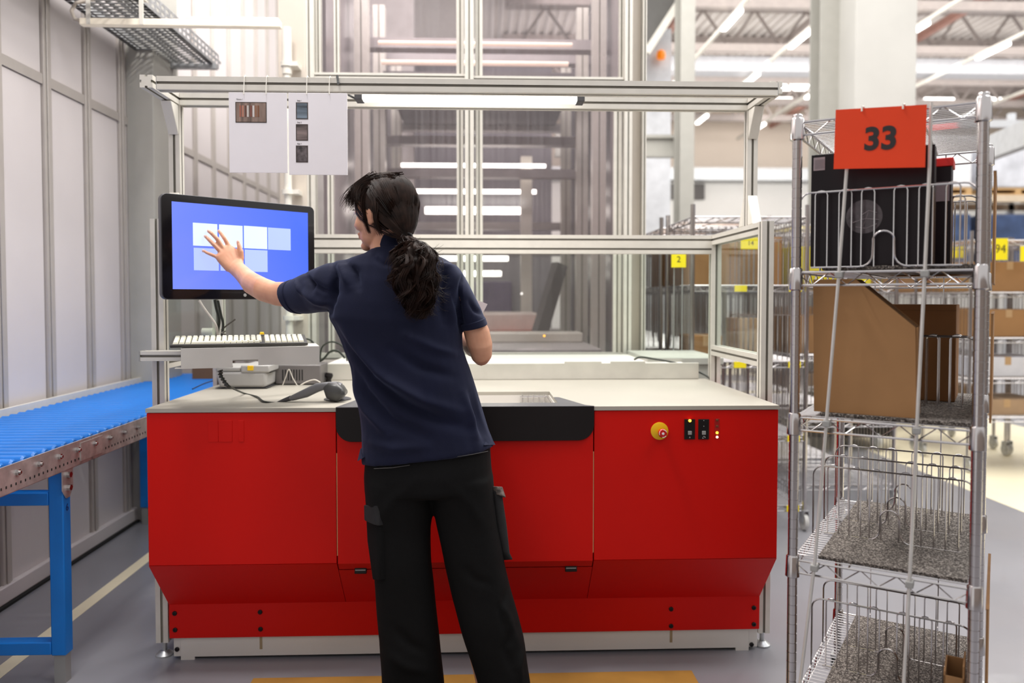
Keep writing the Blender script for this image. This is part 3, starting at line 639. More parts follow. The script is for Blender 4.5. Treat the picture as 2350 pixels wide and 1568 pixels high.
MB().tube([(a.x-0.01, LYY, zl-0.02), (a.x-0.03, LYY-0.03, zl-0.015), (a.x-0.036, LYY-0.09, zl+0.02), (a.x-0.042, YB-0.034, zbm+0.0), (a.x-0.045, YB-0.03, zbm+0.028), (a.x-0.052, YB+0.0, zbm+0.030)], 0.004, 6).build('cable', mat('grey_cable2', (96, 98, 98), 0.5), ll)
area('led_bench_emitter', ((a.x+b.x)/2, LYY, zl-0.04), ((a.x+b.x)/2, LYY+0.05, 0.9), b.x-a.x-0.06, 0.05, 4, (1, 0.96, 0.90))
# papers hanging from the beam
PY_ = 2.80
def board(u0, u1, v0, v1, lab):
    a, b = at(u0, v0, Y=PY_), at(u1, v1, Y=PY_)
    t = thing('hanging_sheet', ((a.x+b.x)/2, PY_, a.z), lab, 'paper', 'laminated sheets on the front beam')
    MB().box(a.x, b.x, PY_-0.0015, PY_+0.0015, b.z, a.z).build('sheet', PAPER, t, bevel=0.0005)
    return t
PH = [mat('photo_brown', (128, 108, 98), 0.4, var=0.35, scale=60, aniso=(1, 1, 0.1)), mat('photo_blue', (98, 110, 122), 0.4, var=0.4, scale=50, aniso=(0.1, 1, 1)), mat('photo_grey', (104, 92, 90), 0.4, var=0.4, scale=60, aniso=(0.1, 1, 1)), mat('photo_dark', (88, 80, 82), 0.4, var=0.35, scale=60)]
PFR = mat('photo_frame', (66, 54, 50), 0.5)
def photo(t, u0, u1, v0, v1, m):
    a, b = at(u0, v0, Y=PY_-0.002), at(u1, v1, Y=PY_-0.002)
    o = MB().box(a.x, b.x, PY_-0.0022, PY_-0.0014, b.z, a.z).build('printed_photo', PFR, t)
    MB().box(a.x+0.003, b.x-0.003, PY_-0.0026, PY_-0.002, b.z+0.003, a.z-0.003).build('picture', m, o)
    return a, b
s1 = board(525, 660, 212, 397, 'white hanging instruction sheet with one wide brown photo')
a, b = photo(s1, 540, 612, 234, 282, PH[0])
for i, (f, cc) in enumerate(((0.16, (150, 90, 74)), (0.24, (176, 120, 100)), (0.33, (96, 60, 50)), (0.40, (196, 190, 186)), (0.5, (120, 70, 60)), (0.58, (206, 200, 198)), (0.66, (140, 96, 72)), (0.74, (120, 78, 54)))):
    x = a.x+(b.x-a.x)*f
    MB().box(x-0.003, x+0.003, PY_-0.003, PY_-0.0025, b.z+0.02, a.z-0.012).build('printed_stripe', mat('stripe_%d' % i, cc, 0.5), s1)
s2 = board(662, 798, 213, 402, 'white hanging instruction sheet with three small photos in a column')
for i, (v0, v1) in enumerate(((235, 274), (285, 323), (334, 373))): photo(s2, 679, 707, v0, v1, PH[1+i])
M0 = lambda u, v: Matrix.Translation((at(u, v, Y=PY_-0.002).x, PY_-0.0022, at(u, v, Y=PY_-0.002).z)) @ Matrix.Rotation(R(90), 4, 'X')
text_mesh('Picture 1', 0.006, 0.0002, M0(550, 228), 'caption', INK, s1)
for v, s in ((231, 'Step 1'), (281, 'Step 2'), (330, 'Step 3')): text_mesh(s, 0.006, 0.0002, M0(687, v), 'caption', INK, s2)
for u, t in ((560, s1), (611, s1), (704, s2), (756, s2)):
    x = at(u, 200, Y=PY_).x; zt_ = at(u, 212, Y=PY_).z-0.008
    MB().tube([(x, PY_-0.004, zt_), (x-0.001, YB-0.033, zbm-0.01), (x, YB-0.030, zbm+0.02), (x, YB-0.02, zbm+0.028), (x+0.002, YB+0.02, zbm+0.028), (x+0.002, YB+0.03, zbm-0.01), (x+0.001, PY_+0.02, zt_-0.002), (x, PY_+0.003, zt_)], 0.0017, 6).build('cable_tie', PLASTW, t)

# ================================================================== MONITOR
D0, D1 = 2.70, 3.07
Lb, Rb = atd(396, 665, D0), atd(707, 665, D1)
ex = Vector((Rb.x-Lb.x, Rb.y-Lb.y, 0)); SW = ex.length; ex.normalize(); rzm = math.atan2(ex.y, ex.x)
ey = Vector((-ex.y, ex.x, 0)); zb_ = (Lb.z+Rb.z)/2; SH = atd(396, 463, D0).z-zb_
mo = thing('touch_monitor', ((Lb.x+Rb.x)/2, (Lb.y+Rb.y)/2, zb_-0.04), 'black framed touch monitor showing pale tiles on a blue screen', 'monitor', rz=rzm)
def rrect(x0, x1, z0, z1, r, y, n=6):
    o = []
    for cx, cz, a0 in ((x1-r, z1-r, 0), (x0+r, z1-r, 90), (x0+r, z0+r, 180), (x1-r, z0+r, 270)):
        o += [(cx+r*math.cos(R(a0+90*i/n)), y, cz+r*math.sin(R(a0+90*i/n))) for i in range(n+1)]
    return o
hw = SW/2; zo = 0.04
MB().prism(rrect(-hw-0.036, hw+0.030, zo-0.036, zo+SH+0.027, 0.022, 0.002), (0, 0.022, 0)).build('monitor_back', DGREY, mo, bevel=0.002, local=True)
MB().prism(rrect(-hw-0.034, hw+0.028, zo-0.034, zo+SH+0.025, 0.020, -0.002), (0, 0.004, 0)).build('bezel', mat('bezel_gloss', (14, 12, 16), 0.12, coat=0.3), mo, local=True)
SCR = bpy.data.materials.new('screen_blue'); SCR.use_nodes = True
nt = SCR.node_tree; b_ = nt.nodes['Principled BSDF']; b_.inputs['Base Color'].default_value = (0.01, 0.02, 0.1, 1); b_.inputs['Roughness'].default_value = 0.18
tc = nt.nodes.new('ShaderNodeTexCoord'); gr = nt.nodes.new('ShaderNodeTexGradient'); rp = nt.nodes.new('ShaderNodeValToRGB'); mp = nt.nodes.new('ShaderNodeMapping')
mp.inputs['Location'].default_value = (0.55, 0, 0.0); mp.inputs['Rotation'].default_value = (0, R(25), 0); mp.inputs['Scale'].default_value = (1.4, 1, 1.4)
nt.links.new(tc.outputs['Object'], mp.inputs[0]); nt.links.new(mp.outputs[0], gr.inputs[0]); nt.links.new(gr.outputs[0], rp.inputs[0])
rp.color_ramp.elements[0].color = lin((140, 156, 255))+(1,); rp.color_ramp.elements[1].color = lin((74, 112, 252))+(1,)  # gradient blends the display colour with a painted reflection
nt.links.new(rp.outputs[0], b_.inputs['Emission Color']); b_.inputs['Emission Strength'].default_value = 0.66
MB().box(-hw, hw, -0.0028, -0.002, zo, zo+SH).build('screen', SCR, mo, local=True)
TW_ = mat('tile_white', (120, 140, 200), 0.4, emit=0.60, ecol=(228, 242, 255)); TB_ = mat('tile_pale', (60, 80, 170), 0.4, emit=0.60, ecol=(196, 212, 255))
# rows/columns of tiles measured on the screen plane
def on_screen(u, v):
    d = ray(u, v); n = ey; o = Vector(mo.location); t = ((o-Vector((0, 0, CAM_H))).dot(n))/d.dot(n)
    p = Vector((0, 0, CAM_H))+d*t; q = p-o; return q.dot(ex), q.z, p
for u0, u1, v0, v1, m in ((442, 498, 513, 565, TW_), (502, 556, 517, 568, TW_), (559, 612, 520, 571, TW_), (614, 666, 524, 574, TB_), (444, 501, 570, 621, TB_), (505, 558, 572, 622, TB_), (561, 613, 574, 624, TB_)):
    x0, z0, _ = on_screen(u0, (v0+v1)/2); x1, _, _ = on_screen(u1, (v0+v1)/2); _, z1_, _ = on_screen((u0+u1)/2, v0); _, z0_, _ = on_screen((u0+u1)/2, v1)
    MB().box(x0, x1, -0.0034, -0.0028, z0_, z1_).build('screen_tile', m, mo, local=True)
MB().lathe([(0.006, 0), (0.006, -0.001), (0, -0.0012)], (0, -0.002, 0.02), 16, 'y').build('bezel_mark', PLASTG, mo, local=True)
MB().box(-0.06, 0.06, 0.024, 0.05, 0.12, 0.24).build('wall_mount', DGREY, mo, local=True)
MB().box(-0.02, 0.02, 0.05, 0.40, 0.15, 0.2).build('mount_arm', DGREY, mo, local=True)
# cables below the monitor
p = at(497, 690, Y=3.0)
def cable(name, pts, r, m, lab, parent=None):
    P = [Vector(q) for q in pts]; out = []
    for i in range(len(P)-1):
        p0, p1, p2, p3 = P[max(i-1, 0)], P[i], P[i+1], P[min(i+2, len(P)-1)]
        for k in range(6):
            t = k/6; out.append(0.5*((2*p1)+(p2-p0)*t+(2*p0-5*p1+4*p2-p3)*t*t+(3*p1-p0-3*p2+p3)*t**3))
    out.append(P[-1])
    o = MB().tube(out, r, 8).build(name, m, parent); return tag(o, lab, 'cable') if parent is None else o
GC = mat('dark_green_cable', (44, 48, 42), 0.5); WC = mat('white_cable', (222, 216, 206), 0.5); CC = mat('grey_cord', (88, 84, 78), 0.5)
cable('dark_cable', [at(493, 688, Y=3.02), at(496, 705, Y=3.02), at(503, 735, Y=3.02), at(499, 765, Y=3.02), at(498, 800, Y=3.03), at(497, 830, Y=3.05)], 0.006, GC, 'thick dark cable dropping behind the monitor')
cable('dark_cable', [at(500, 690, Y=3.0), at(507, 722, Y=3.0), at(512, 745, Y=3.0), at(509, 775, Y=3.0), at(512, 800, Y=3.02)], 0.005, GC, 'thinner dark cable right beside the thick one behind the monitor')
cable('white_cable', [at(457, 690, Y=3.0), at(470, 710, Y=3.0), at(485, 730, Y=3.0), at(496, 748, Y=3.0), at(500, 770, Y=3.01), at(503, 800, Y=3.02)], 0.0045, WC, 'white cable curving in from the left below the monitor')
cable('grey_cable', [at(508, 758, Y=3.0), at(522, 746, Y=3.0), at(533, 738, Y=3.0), at(540, 733, Y=3.0)], 0.003, CC, 'short grey cable end sticking out right below the monitor')
cable('coiled_cable', [Vector((0.007*math.cos(i*1.3), 0.007*math.sin(i*1.3), 0))+at(513, 760+i*1.6, Y=2.98) for i in range(24)], 0.0022, CC, 'small coiled cable hanging below the monitor')
a, b = at(466, 785, Y=3.55), at(491, 756, Y=3.55)
so = thing('socket_box', ((a.x+b.x)/2, 3.56, a.z), 'small cream socket box on the rear post below the monitor', 'socket')
MB().box(a.x, b.x, 3.54, 3.575, a.z-0.01, b.z-0.03).build('socket_body', PLASTW, so, bevel=0.004)
MB().cyl((a.x, 3.545, b.z-0.012), (b.x, 3.545, b.z-0.012), 0.018, 14).build('plug', PLASTW, so)

# ================================================================== KEYBOARD TRAY
pA, pB = atd(415, 800, 2.63), atd(733, 795, 2.77)
ktz = (pA.z+pB.z)/2-0.0
kd = Vector((pB.x-pA.x, pB.y-pA.y, 0)); KL = kd.length; rk = math.atan2(kd.y, kd.x)
kt = thing('keyboard_tray', (pA.x, pA.y, ktz), 'folded aluminium keyboard tray on the left side of the bench', 'tray', rz=rk)
TR = mat('tray_aluminium', (212, 209, 203), 0.35, metal=0.15, var=0.02)
MB().box(0, KL, 0, 0.19, -0.003, 0).build('tray_plate', TR, kt, local=True)
xa_ = KL*0.36; xb_ = KL*0.545
m_ = MB().box(0, xa_, -0.002, 0.001, -0.068, 0).box(xb_, KL, -0.002, 0.001, -0.062, 0).box(xa_, xb_, -0.002, 0.001, -0.042, 0)
m_.build('front_lip', TR, kt, local=True)
MB().box(0, KL, 0.187, 0.19, -0.06, 0).build('rear_lip', TR, kt, local=True)
MB().box(-0.02, xa_, 0.001, 0.05, -0.068, -0.0655).box(xb_, KL, 0.001, 0.04, -0.062, -0.06).build('lower_flange', TR, kt, local=True)
kb = thing('keyboard', (pA.x, pA.y, ktz), 'dark keyboard with cream keys lying on the aluminium tray', 'keyboard', rz=rk+R(1))
tl = R(8)
def kM(x, y, z): return Matrix.Rotation(tl, 4, 'X') @ Vector((x, y, z))
kx0 = -0.035; KW = 0.45
TM = Matrix.Translation((kx0, 0.012, 0.002)) @ Matrix.Rotation(tl, 4, 'X')
MB().box(0, KW, 0, 0.155, 0, 0.011, M=TM).build('keyboard_case', mat('keyboard_case', (60, 58, 54), 0.5), kb, bevel=0.003, local=True)
KEY = mat('cream_key', (236, 234, 214), 0.5); k0 = None
def key(x, y, wk=0.0165, m=KEY):
    o = MB().prism([(0, 0, 0), (wk, 0, 0), (wk, 0.0165, 0), (0, 0.0165, 0)], (0, 0, 0.001))
    o = MB(); a_, b_ = 0.0, 0.0022
    o.add([(0,0,0),(wk,0,0),(wk,0.0165,0),(0,0.0165,0),(b_,b_,0.006),(wk-b_,b_,0.006),(wk-b_,0.0145,0.0065),(b_,0.0145,0.0065)], [(0,1,2,3),(4,5,6,7),(0,1,5,4),(1,2,6,5),(2,3,7,6),(3,0,4,7)])
    return o.build('key', m, kb, smooth=False, local=True)
base = {}
for row in range(6):
    y = 0.008+row*0.0195+(0.006 if row == 5 else 0)
    x = 0.008
    while x < KW-0.02:
        wk = 0.0165
        if row == 0 and 0.06 < x < 0.10: wk = 0.105
        if 0.295 < x+wk and x < 0.305: x = 0.305; continue
        kk = (round(wk, 4),)
        if kk not in base: base[kk] = key(0, 0, wk); o = base[kk]
        else: o = base[kk].copy(); C.objects.link(o)
        o.location = TM @ Vector((x, y, 0.0112)); o.rotation_euler = (tl, 0, 0)
        x += wk+0.0028
o = key(0, 0, 0.0165, YEL); o.location = TM @ Vector((0.29, 0.137, 0.0165)); o.rotation_euler = (tl, 0, 0); bpy.data.objects.remove(o) if False else None
o['label'] = 'yellow key'
# support bar for the tray
a, b = at(320, 818, Y=2.83), at(398, 822, Y=2.83)
sb = thing('tray_support', (a.x, 2.86, a.z), 'grey profile bracket carrying the keyboard tray at its left end', 'bracket')
m2 = MB(); alu(m2, (a.x, 2.86, a.z), (FXL+0.14, 2.86, a.z), 0.05, 0.035); m2.build('support_bar', AL2, sb)
MB().box(a.x-0.004, a.x, 2.833, 2.887, a.z-0.019, a.z+0.019).build('bar_cap', PLASTG, sb)
MB().box(FXL-0.02, FXL+0.10, 2.885, 2.925, a.z-0.02, a.z+0.016).build('bar_clamp', PLASTG, sb, bevel=0.002)

# ================================================================== ITEMS ON THE WORKTOP
# label printer
yp = at(560, 893, Z=MT).y
a, b = at(494, 893, Y=yp), at(613, 893, Y=yp); ztp = at(560, 838, Y=yp).z; ymid = MT+0.001
pr_ = thing('label_printer', ((a.x+b.x)/2, yp+0.1, MT), 'light grey label printer with a yellow button under the keyboard tray', 'printer')
PG = mat('printer_grey', (172, 170, 168), 0.45, var=0.02)
px0, px1 = a.x, b.x
MB().prism([(px0, yp, MT+0.004), (px1, yp, MT+0.004), (px1, yp+0.22, MT+0.004), (px0, yp+0.22, MT+0.004)], (0, 0, 0.001)).build('base_plate', DGREY, pr_)
bm_ = MB(); zc_ = at(560, 853, Y=yp).z
bm_.add([(px0+0.015, yp, MT+0.005), (px1-0.005, yp, MT+0.005), (px1-0.005, yp+0.2, MT+0.005), (px0+0.015, yp+0.2, MT+0.005),
         (px0, yp-0.004, zc_), (px1, yp-0.004, zc_), (px1, yp+0.21, zc_), (px0, yp+0.21, zc_)], [(0,1,2,3),(4,5,6,7),(0,1,5,4),(1,2,6,5),(2,3,7,6),(3,0,4,7)])
bm_.build('printer_body', PG, pr_, bevel=0.012)
xm = at(553, 850, Y=yp).x
MB().box(xm, px1+0.012, yp-0.006, yp+0.19, zc_-0.004, ztp).build('printer_lid', PG, pr_, bevel=0.006)
MB().box(px0+0.002, xm-0.001, yp+0.0, yp+0.20, zc_, ztp-0.008).build('printer_cover', PG, pr_, bevel=0.006)
c_ = at(575, 845, Y=yp-0.006)
MB().box(c_.x-0.012, c_.x+0.012, yp-0.011, yp-0.005, c_.z-0.010, c_.z+0.010).build('yellow_button', YEL, pr_, bevel=0.001)
MB().box(xm+0.03, px1+0.0135, yp+0.01, yp+0.09, zc_-0.006, zc_-0.003).build('label_slot', RUBBER, pr_)
# dark device behind
y2 = at(680, 884, Z=MT).y
a, b = at(632, 884, Y=y2), at(736, 884, Y=y2); z2 = at(680, 838, Y=y2).z
dv = thing('power_supply_box', ((a.x+b.x)/2, y2+0.08, MT), 'dark grey metal box behind the label printer', 'box')
MB().box(a.x, b.x, y2, y2+0.16, MT+0.004, z2).build('box_body', mat('box_grey', (118, 114, 114), 0.4, metal=0.3), dv, bevel=0.004)
MB().box(a.x+0.01, b.x-0.01, y2+0.01, y2+0.15, MT, MT+0.004).build('box_feet', RUBBER, dv)
for i in range(8): MB().box(a.x+0.03+i*0.012, a.x+0.035+i*0.012, y2-0.001, y2+0.0005, MT+0.02, z2-0.02).build('vent_slot', RUBBER, dv)
y3 = y2-0.03
cable('thin_wire', [at(648, 886, Y=y3), at(655, 868, Y=y3), at(663, 848, Y=y3), at(672, 868, Y=y3), at(684, 888, Y=y3)], 0.002, WC, 'thin pale wire standing in a peak before the dark grey box')
cable('thin_wire', [at(690, 884, Y=3.1), at(705, 876, Y=3.1), at(722, 872, Y=3.1), at(735, 878, Y=3.1)], 0.0025, WC, 'pale wire lying on the worktop right of the dark grey box')
# barcode scanner
ys = at(770, 922, Z=MT).y
def S(u, v, dy=0.0): return at(u, v, Y=ys+dy)
sg = thing('barcode_scanner', S(765, 922), 'dark grey handheld barcode scanner resting in its stand on the worktop', 'scanner')
def loft(mb, secs, n=20, e=2.0, cap=True):
    """secs: (A, B, depth) edge points of each cross-section"""
    k = len(secs); cs = [(Vector(a)+Vector(b))/2 for a, b, d in secs]; vs = []
    for i, (a, b, d) in enumerate(secs):
        a, b = Vector(a), Vector(b); rx = (b-a)/2
        t = (cs[min(i+1, k-1)]-cs[max(i-1, 0)]).normalized()
        ry = t.cross(rx).normalized()*(d if not isinstance(d, tuple) else 1)
        for j in range(n):
            th = 2*math.pi*j/n; c, s_ = math.cos(th), math.sin(th)
            c2 = math.copysign(abs(c)**(2/e), c); s2 = math.copysign(abs(s_)**(2/e), s_)
            vs.append(cs[i]+rx*c2+ry*s2)
    fs = []
    for i in range(k-1):
        for j in range(n): fs.append((i*n+j, i*n+(j+1) % n, (i+1)*n+(j+1) % n, (i+1)*n+j))
    if cap: fs.append(tuple(range(n-1, -1, -1))); fs.append(tuple((k-1)*n+j for j in range(n)))
    return mb.add(vs, fs)
mb = MB(); loft(mb, [(S(664, 912), S(667, 918), 0.012), (S(668, 908), S(672, 920), 0.014), (S(700, 892), S(706, 912), 0.017), (S(725, 880), S(733, 899), 0.018), (S(748, 877), S(750, 893), 0.02), (S(772, 876), S(766, 895), 0.025), (S(785, 880), S(775, 900), 0.022)], e=2.6)
mb.build('scanner_handle', mat('scanner_grey', (112, 112, 116), 0.38), sg)
mb = MB(); loft(mb, [(S(742, 884), S(752, 915), 0.02), (S(755, 877), S(762, 919), 0.034), (S(776, 877), S(775, 922), 0.04), (S(787, 885), S(787, 914), 0.04), (S(794, 896), S(795, 905), 0.03)], e=3)
mb.build('scanner_head', mat('scanner_dark', (66, 66, 66), 0.35), sg)
mb = MB(); loft(mb, [(S(634, 923), S(636, 926), 0.003), (S(650, 915), S(653, 923), 0.006), (S(666, 908), S(669, 920), 0.009)]); mb.build('cord_sleeve', DGREY, sg)
mb = MB(); mb.lathe([(0.05, 0.0), (0.05, 0.004), (0.042, 0.007), (0.0, 0.008)], (S(768, 922).x, ys+0.06, MT), 24); mb.cyl((S(768, 922).x, ys+0.06, MT+0.007), (S(760, 900).x, ys+0.03, MT+0.045), 0.009, 10)
mb.build('scanner_stand', DGREY, sg)
cable('cord', [at(506, 851, Y=2.80), at(508, 862, Y=2.78), at(516, 876, Y=2.78), at(530, 889, Y=2.78), Vector((at(560, 903, Z=MT+0.004))), at(590, 911, Z=MT+0.004), at(606, 922, Z=MT+0.004), at(634, 925, Y=ys)], 0.0035, GC, '', sg)
cable('cord_coil', [Vector((0.006*math.cos(i*1.6), 0.006*math.sin(i*1.6), 0))+at(506+max(0, i-8)*1.0, 850+i*1.55, Y=2.785) for i in range(27)], 0.003, CC, '', sg)
y4 = at(750, 878, Z=MT).y
def S4(u, v, dy=0): return at(u, v, Y=y4+dy)
hk = thing('cable_holder', S4(748, 884), 'small black clip holder standing behind the barcode scanner', 'holder')
mb = MB(); loft(mb, [(S4(746, 884), S4(762, 884), 0.02), (S4(748, 872), S4(760, 872), 0.012), (S4(744, 862), S4(764, 864), 0.018), (S4(748, 855), S4(763, 858), 0.014)], e=3); mb.build('holder_body', BLACK, hk)
mb = MB(); loft(mb, [(S4(729, 862), S4(733, 876), 0.012), (S4(738, 858), S4(742, 870), 0.016), (S4(750, 862), S4(750, 872), 0.014)], e=3); mb.build('holder_arm', DGREY, hk)
# cables behind, on the ledge
cable('black_cable', [at(712, 838, Y=3.62), at(740, 826, Y=3.62), at(757, 808, Y=3.62), at(775, 806, Y=3.62), at(792, 822, Y=3.62)], 0.005, GC, 'black cable looping up from the ledge left of the woman')
cable('black_cable', [at(734, 829, Y=3.7), at(738, 800, Y=3.7), at(752, 787, Y=3.7), at(770, 786, Y=3.7), at(790, 800, Y=3.7), at(797, 829, Y=3.7)], 0.004, GC, 'thin cable arch seen right of the keyboard tray')
cable('black_cable', [at(687, 829, Y=3.7), at(690, 795, Y=3.7), at(695, 781, Y=3.7), at(708, 779, Y=3.7), at(722, 792, Y=3.7), at(728, 829, Y=3.7)], 0.004, GC, 'small cable arch above the right end of the keyboard tray')
cable('black_cable', [at(1455, 826, Y=3.8), at(1470, 820, Y=3.8), at(1500, 824, Y=3.8), at(1545, 832, Y=3.74), at(1590, 848, Y=3.68), at(1620, 862, Y=3.63), at(1638, 876, Y=3.58)], 0.005, GC, 'long black cable lying over the right end of the ledge')
cable('blue_cable', [at(470, 868, Z=MT+0.004) if False else at(489, 874, Z=MT+0.004), at(470, 880, Z=MT+0.004), at(452, 888, Z=MT+0.004), at(442, 893, Z=MT+0.004)], 0.003, mat('blue_cord', (20, 70, 130), 0.5), 'dark blue cord crossing the left edge of the worktop')
# yellow edged floor mat
a, b = at(585, 1552, Z=0.0), at(1590, 1545, Z=0.0)
MATW = thing('floor_mat', ((a.x+b.x)/2, a.y-0.45, 0), 'dark floor mat with a yellow border under the woman', 'mat')
ymf = (a.y+b.y)/2
m3 = MB(); e = 0.13
m3.add([(a.x, ymf, 0.001), (b.x, ymf, 0.001), (b.x, ymf-0.9, 0.001), (a.x, ymf-0.9, 0.001), (a.x+e, ymf-e, 0.014), (b.x-e, ymf-e, 0.014), (b.x-e, ymf-0.9+e, 0.014), (a.x+e, ymf-0.9+e, 0.014)], [(0,1,5,4),(1,2,6,5),(2,3,7,6),(3,0,4,7),(0,3,2,1)])
m3.build('yellow_edge', mat('mat_yellow', (178, 132, 58), 0.6, var=0.05), MATW)
MB().box(a.x+e, b.x-e, ymf-0.9+e, ymf-e, 0.010, 0.0145).build('mat_surface', mat('mat_dark', (62, 56, 52), 0.8, var=0.1, scale=30, bump=0.5, bscale=150), MATW)

# ================================================================== WIRE RACK 33 (near, right)
TH, RW, RD = 0.594, 0.414, 0.715
RO = Vector((0.817, 2.022, 0)); wx = Vector((math.cos(TH), -math.sin(TH), 0)); wy = Vector((math.sin(TH), math.cos(TH), 0))
def rpx(u, v, yl):           # pixel -> rack-local x,z on the rack plane y=yl
    d = ray(u, v); o = RO+wy*yl; t = (o-Vector((0, 0, CAM_H))).dot(wy)/d.dot(wy)
    p = Vector((0, 0, CAM_H))+d*t; return (p-RO).dot(wx), p.z
def rthing(name, x, y, z, lab, cat, group=None):
    p = RO+wx*x+wy*y; return thing(name, (p.x, p.y, z), lab, cat, group, rz=-TH)
def post_mesh(z0, z1, r, groove=True, n=14):
    pr = [(r*0.6, z0), (r, z0+0.002)]
    if groove:
        z = z0+0.03
        while z < z1-0.01: pr += [(r, z-0.0012), (r*0.9, z-0.0008), (r*0.9, z+0.0008), (r, z+0.0012)]; z += 0.0254
    pr += [(r, z1-0.003), (r*0.85, z1), (0.0, z1)]
    return MB().lathe(pr, (0, 0, 0), n)
def shelf_mb(w_, d_, r=0.003, step=0.021, zig=0.045, seg=5):
    mb = MB(); z0, z1 = 0.0, -0.033
    for (p, q) in (((0, 0), (w_, 0)), ((w_, 0), (w_, d_)), ((w_, d_), (0, d_)), ((0, d_), (0, 0))):
        p, q = Vector((p[0], p[1], 0)), Vector((q[0], q[1], 0)); L_ = (q-p).length
        for z in (z0, z1): mb.tube([p+Vector((0, 0, z)), q+Vector((0, 0, z))], r, seg, caps=False)
        k = max(4, int(L_/zig)); k += k % 2
        mb.tube([p+(q-p)*i/k+Vector((0, 0, z1 if i % 2 else z0)) for i in range(k+1)], r*0.62, 4, caps=False)
    n = int(d_/step)
    for i in range(1, n): mb.tube([(0, d_*i/n, 0.003), (w_, d_*i/n, 0.003)], r*0.55, 4, caps=False)
    for f in (0.33, 0.67): mb.tube([(w_*f, 0, -0.001), (w_*f, d_, -0.001)], r*0.8, 5, caps=False)
    return mb
rack = thing('wire_rack', RO, 'chrome wire shelf rack numbered 33 in the right foreground', 'rack', rz=-TH)
RZT = 1.815
Z1, Z2, Z3, Z4, ZT_ = 1.406, 1.027, 0.650, 0.262, 1.794
pm_ = post_mesh(0.12, RZT, 0.0127).build('post', CHROME, rack, local=True)
for i, (x, y) in enumerate(((0, 0), (RW, 0), (RW, RD), (0, RD))):
    if i == 0: pass
    else: share(pm_, 'post', (x, y, 0), rack)
sh = shelf_mb(RW, RD).build('shelf', CHROME, rack, local=True); sh.location = (0, 0, ZT_)
for z in (Z1, Z2, Z3, Z4): share(sh, 'shelf', (0, 0, z), rack)
cm = MB().lathe([(0.0135, -0.043), (0.0185, -0.040), (0.0165, 0.012), (0.0135, 0.016)], (0, 0, 0), 16).build('collar', CHROME, rack, local=True)
first = True
for z in (ZT_, Z1, Z2, Z3, Z4):
    for (x, y) in ((0, 0), (RW, 0), (RW, RD), (0, RD)):
        if first: cm.location = (x, y, z-0.004); first = False
        else: share(cm, 'collar', (x, y, z-0.004), rack)
def caster(parent, x, y, m1, m2, s=1.0):
    q = MB().box(-0.018*s, -0.014*s, -0.03*s, 0.03*s, 0.05*s, 0.12*s).box(0.014*s, 0.018*s, -0.03*s, 0.03*s, 0.05*s, 0.12*s).box(-0.018*s, 0.018*s, -0.03*s, 0.03*s, 0.116*s, 0.122*s).build('caster_fork', m1, parent, local=True)
    q.location = (x, y, 0)
    MB().lathe([(0.02*s, -0.012*s), (0.05*s, -0.011*s), (0.052*s, 0), (0.05*s, 0.011*s), (0.02*s, 0.012*s)], (0, 0, 0.053*s), 20, 'x').build('wheel', m2, q, local=True)
WHL = mat('caster_grey', (196, 196, 192), 0.5)
for (x, y) in ((0, 0), (RW, 0), (RW, RD), (0, RD)): caster(rack, x, y, GALV, WHL)
mb = MB()
for xx in (0.1, 0.3): mb.tube([(xx, RD+0.006, Z4), (xx, RD+0.006, ZT_)], 0.002, 5, caps=False)
mb.build('rear_rods', CHROME, rack, local=True)['kind'] = 'stuff'
# speckled foam mats
FOAM = bpy.data.materials.new('speckled_foam'); FOAM.use_nodes = True
nt = FOAM.node_tree; b_ = nt.nodes['Principled BSDF']; b_.inputs['Roughness'].default_value = 0.9
tc = nt.nodes.new('ShaderNodeTexCoord'); vo = nt.nodes.new('ShaderNodeTexVoronoi'); vo.inputs['Scale'].default_value = 330
rp = nt.nodes.new('ShaderNodeValToRGB'); sp = nt.nodes.new('ShaderNodeSeparateColor')
nt.links.new(tc.outputs['Object'], vo.inputs['Vector']); nt.links.new(vo.outputs['Color'], sp.inputs[0]); nt.links.new(sp.outputs[0], rp.inputs[0]); nt.links.new(rp.outputs[0], b_.inputs['Base Color'])
rp.color_ramp.elements[0].color = lin((40, 35, 33))+(1,); rp.color_ramp.elements[1].color = lin((176, 168, 160))+(1,)
e_ = rp.color_ramp.elements.new(0.6); e_.color = lin((92, 84, 78))+(1,)
bp = nt.nodes.new('ShaderNodeBump'); bp.inputs['Strength'].default_value = 0.7; bp.inputs['Distance'].default_value = 0.003
nt.links.new(vo.outputs['Distance'], bp.inputs['Height']); nt.links.new(bp.outputs[0], b_.inputs['Normal'])
for z, nm in ((Z1, 'top loaded'), (Z2, 'second'), (Z3, 'third'), (Z4, 'lowest')):
    t = rthing('foam_mat', 0.06, 0.02, z+0.006, 'grey speckled foam mat on the %s shelf of rack 33' % nm, 'mat', 'foam mats of rack 33')
    MB().box(0, RW-0.075, 0, RD-0.05, 0, 0.009).build('foam_sheet', FOAM, t, bevel=0.001, local=True)
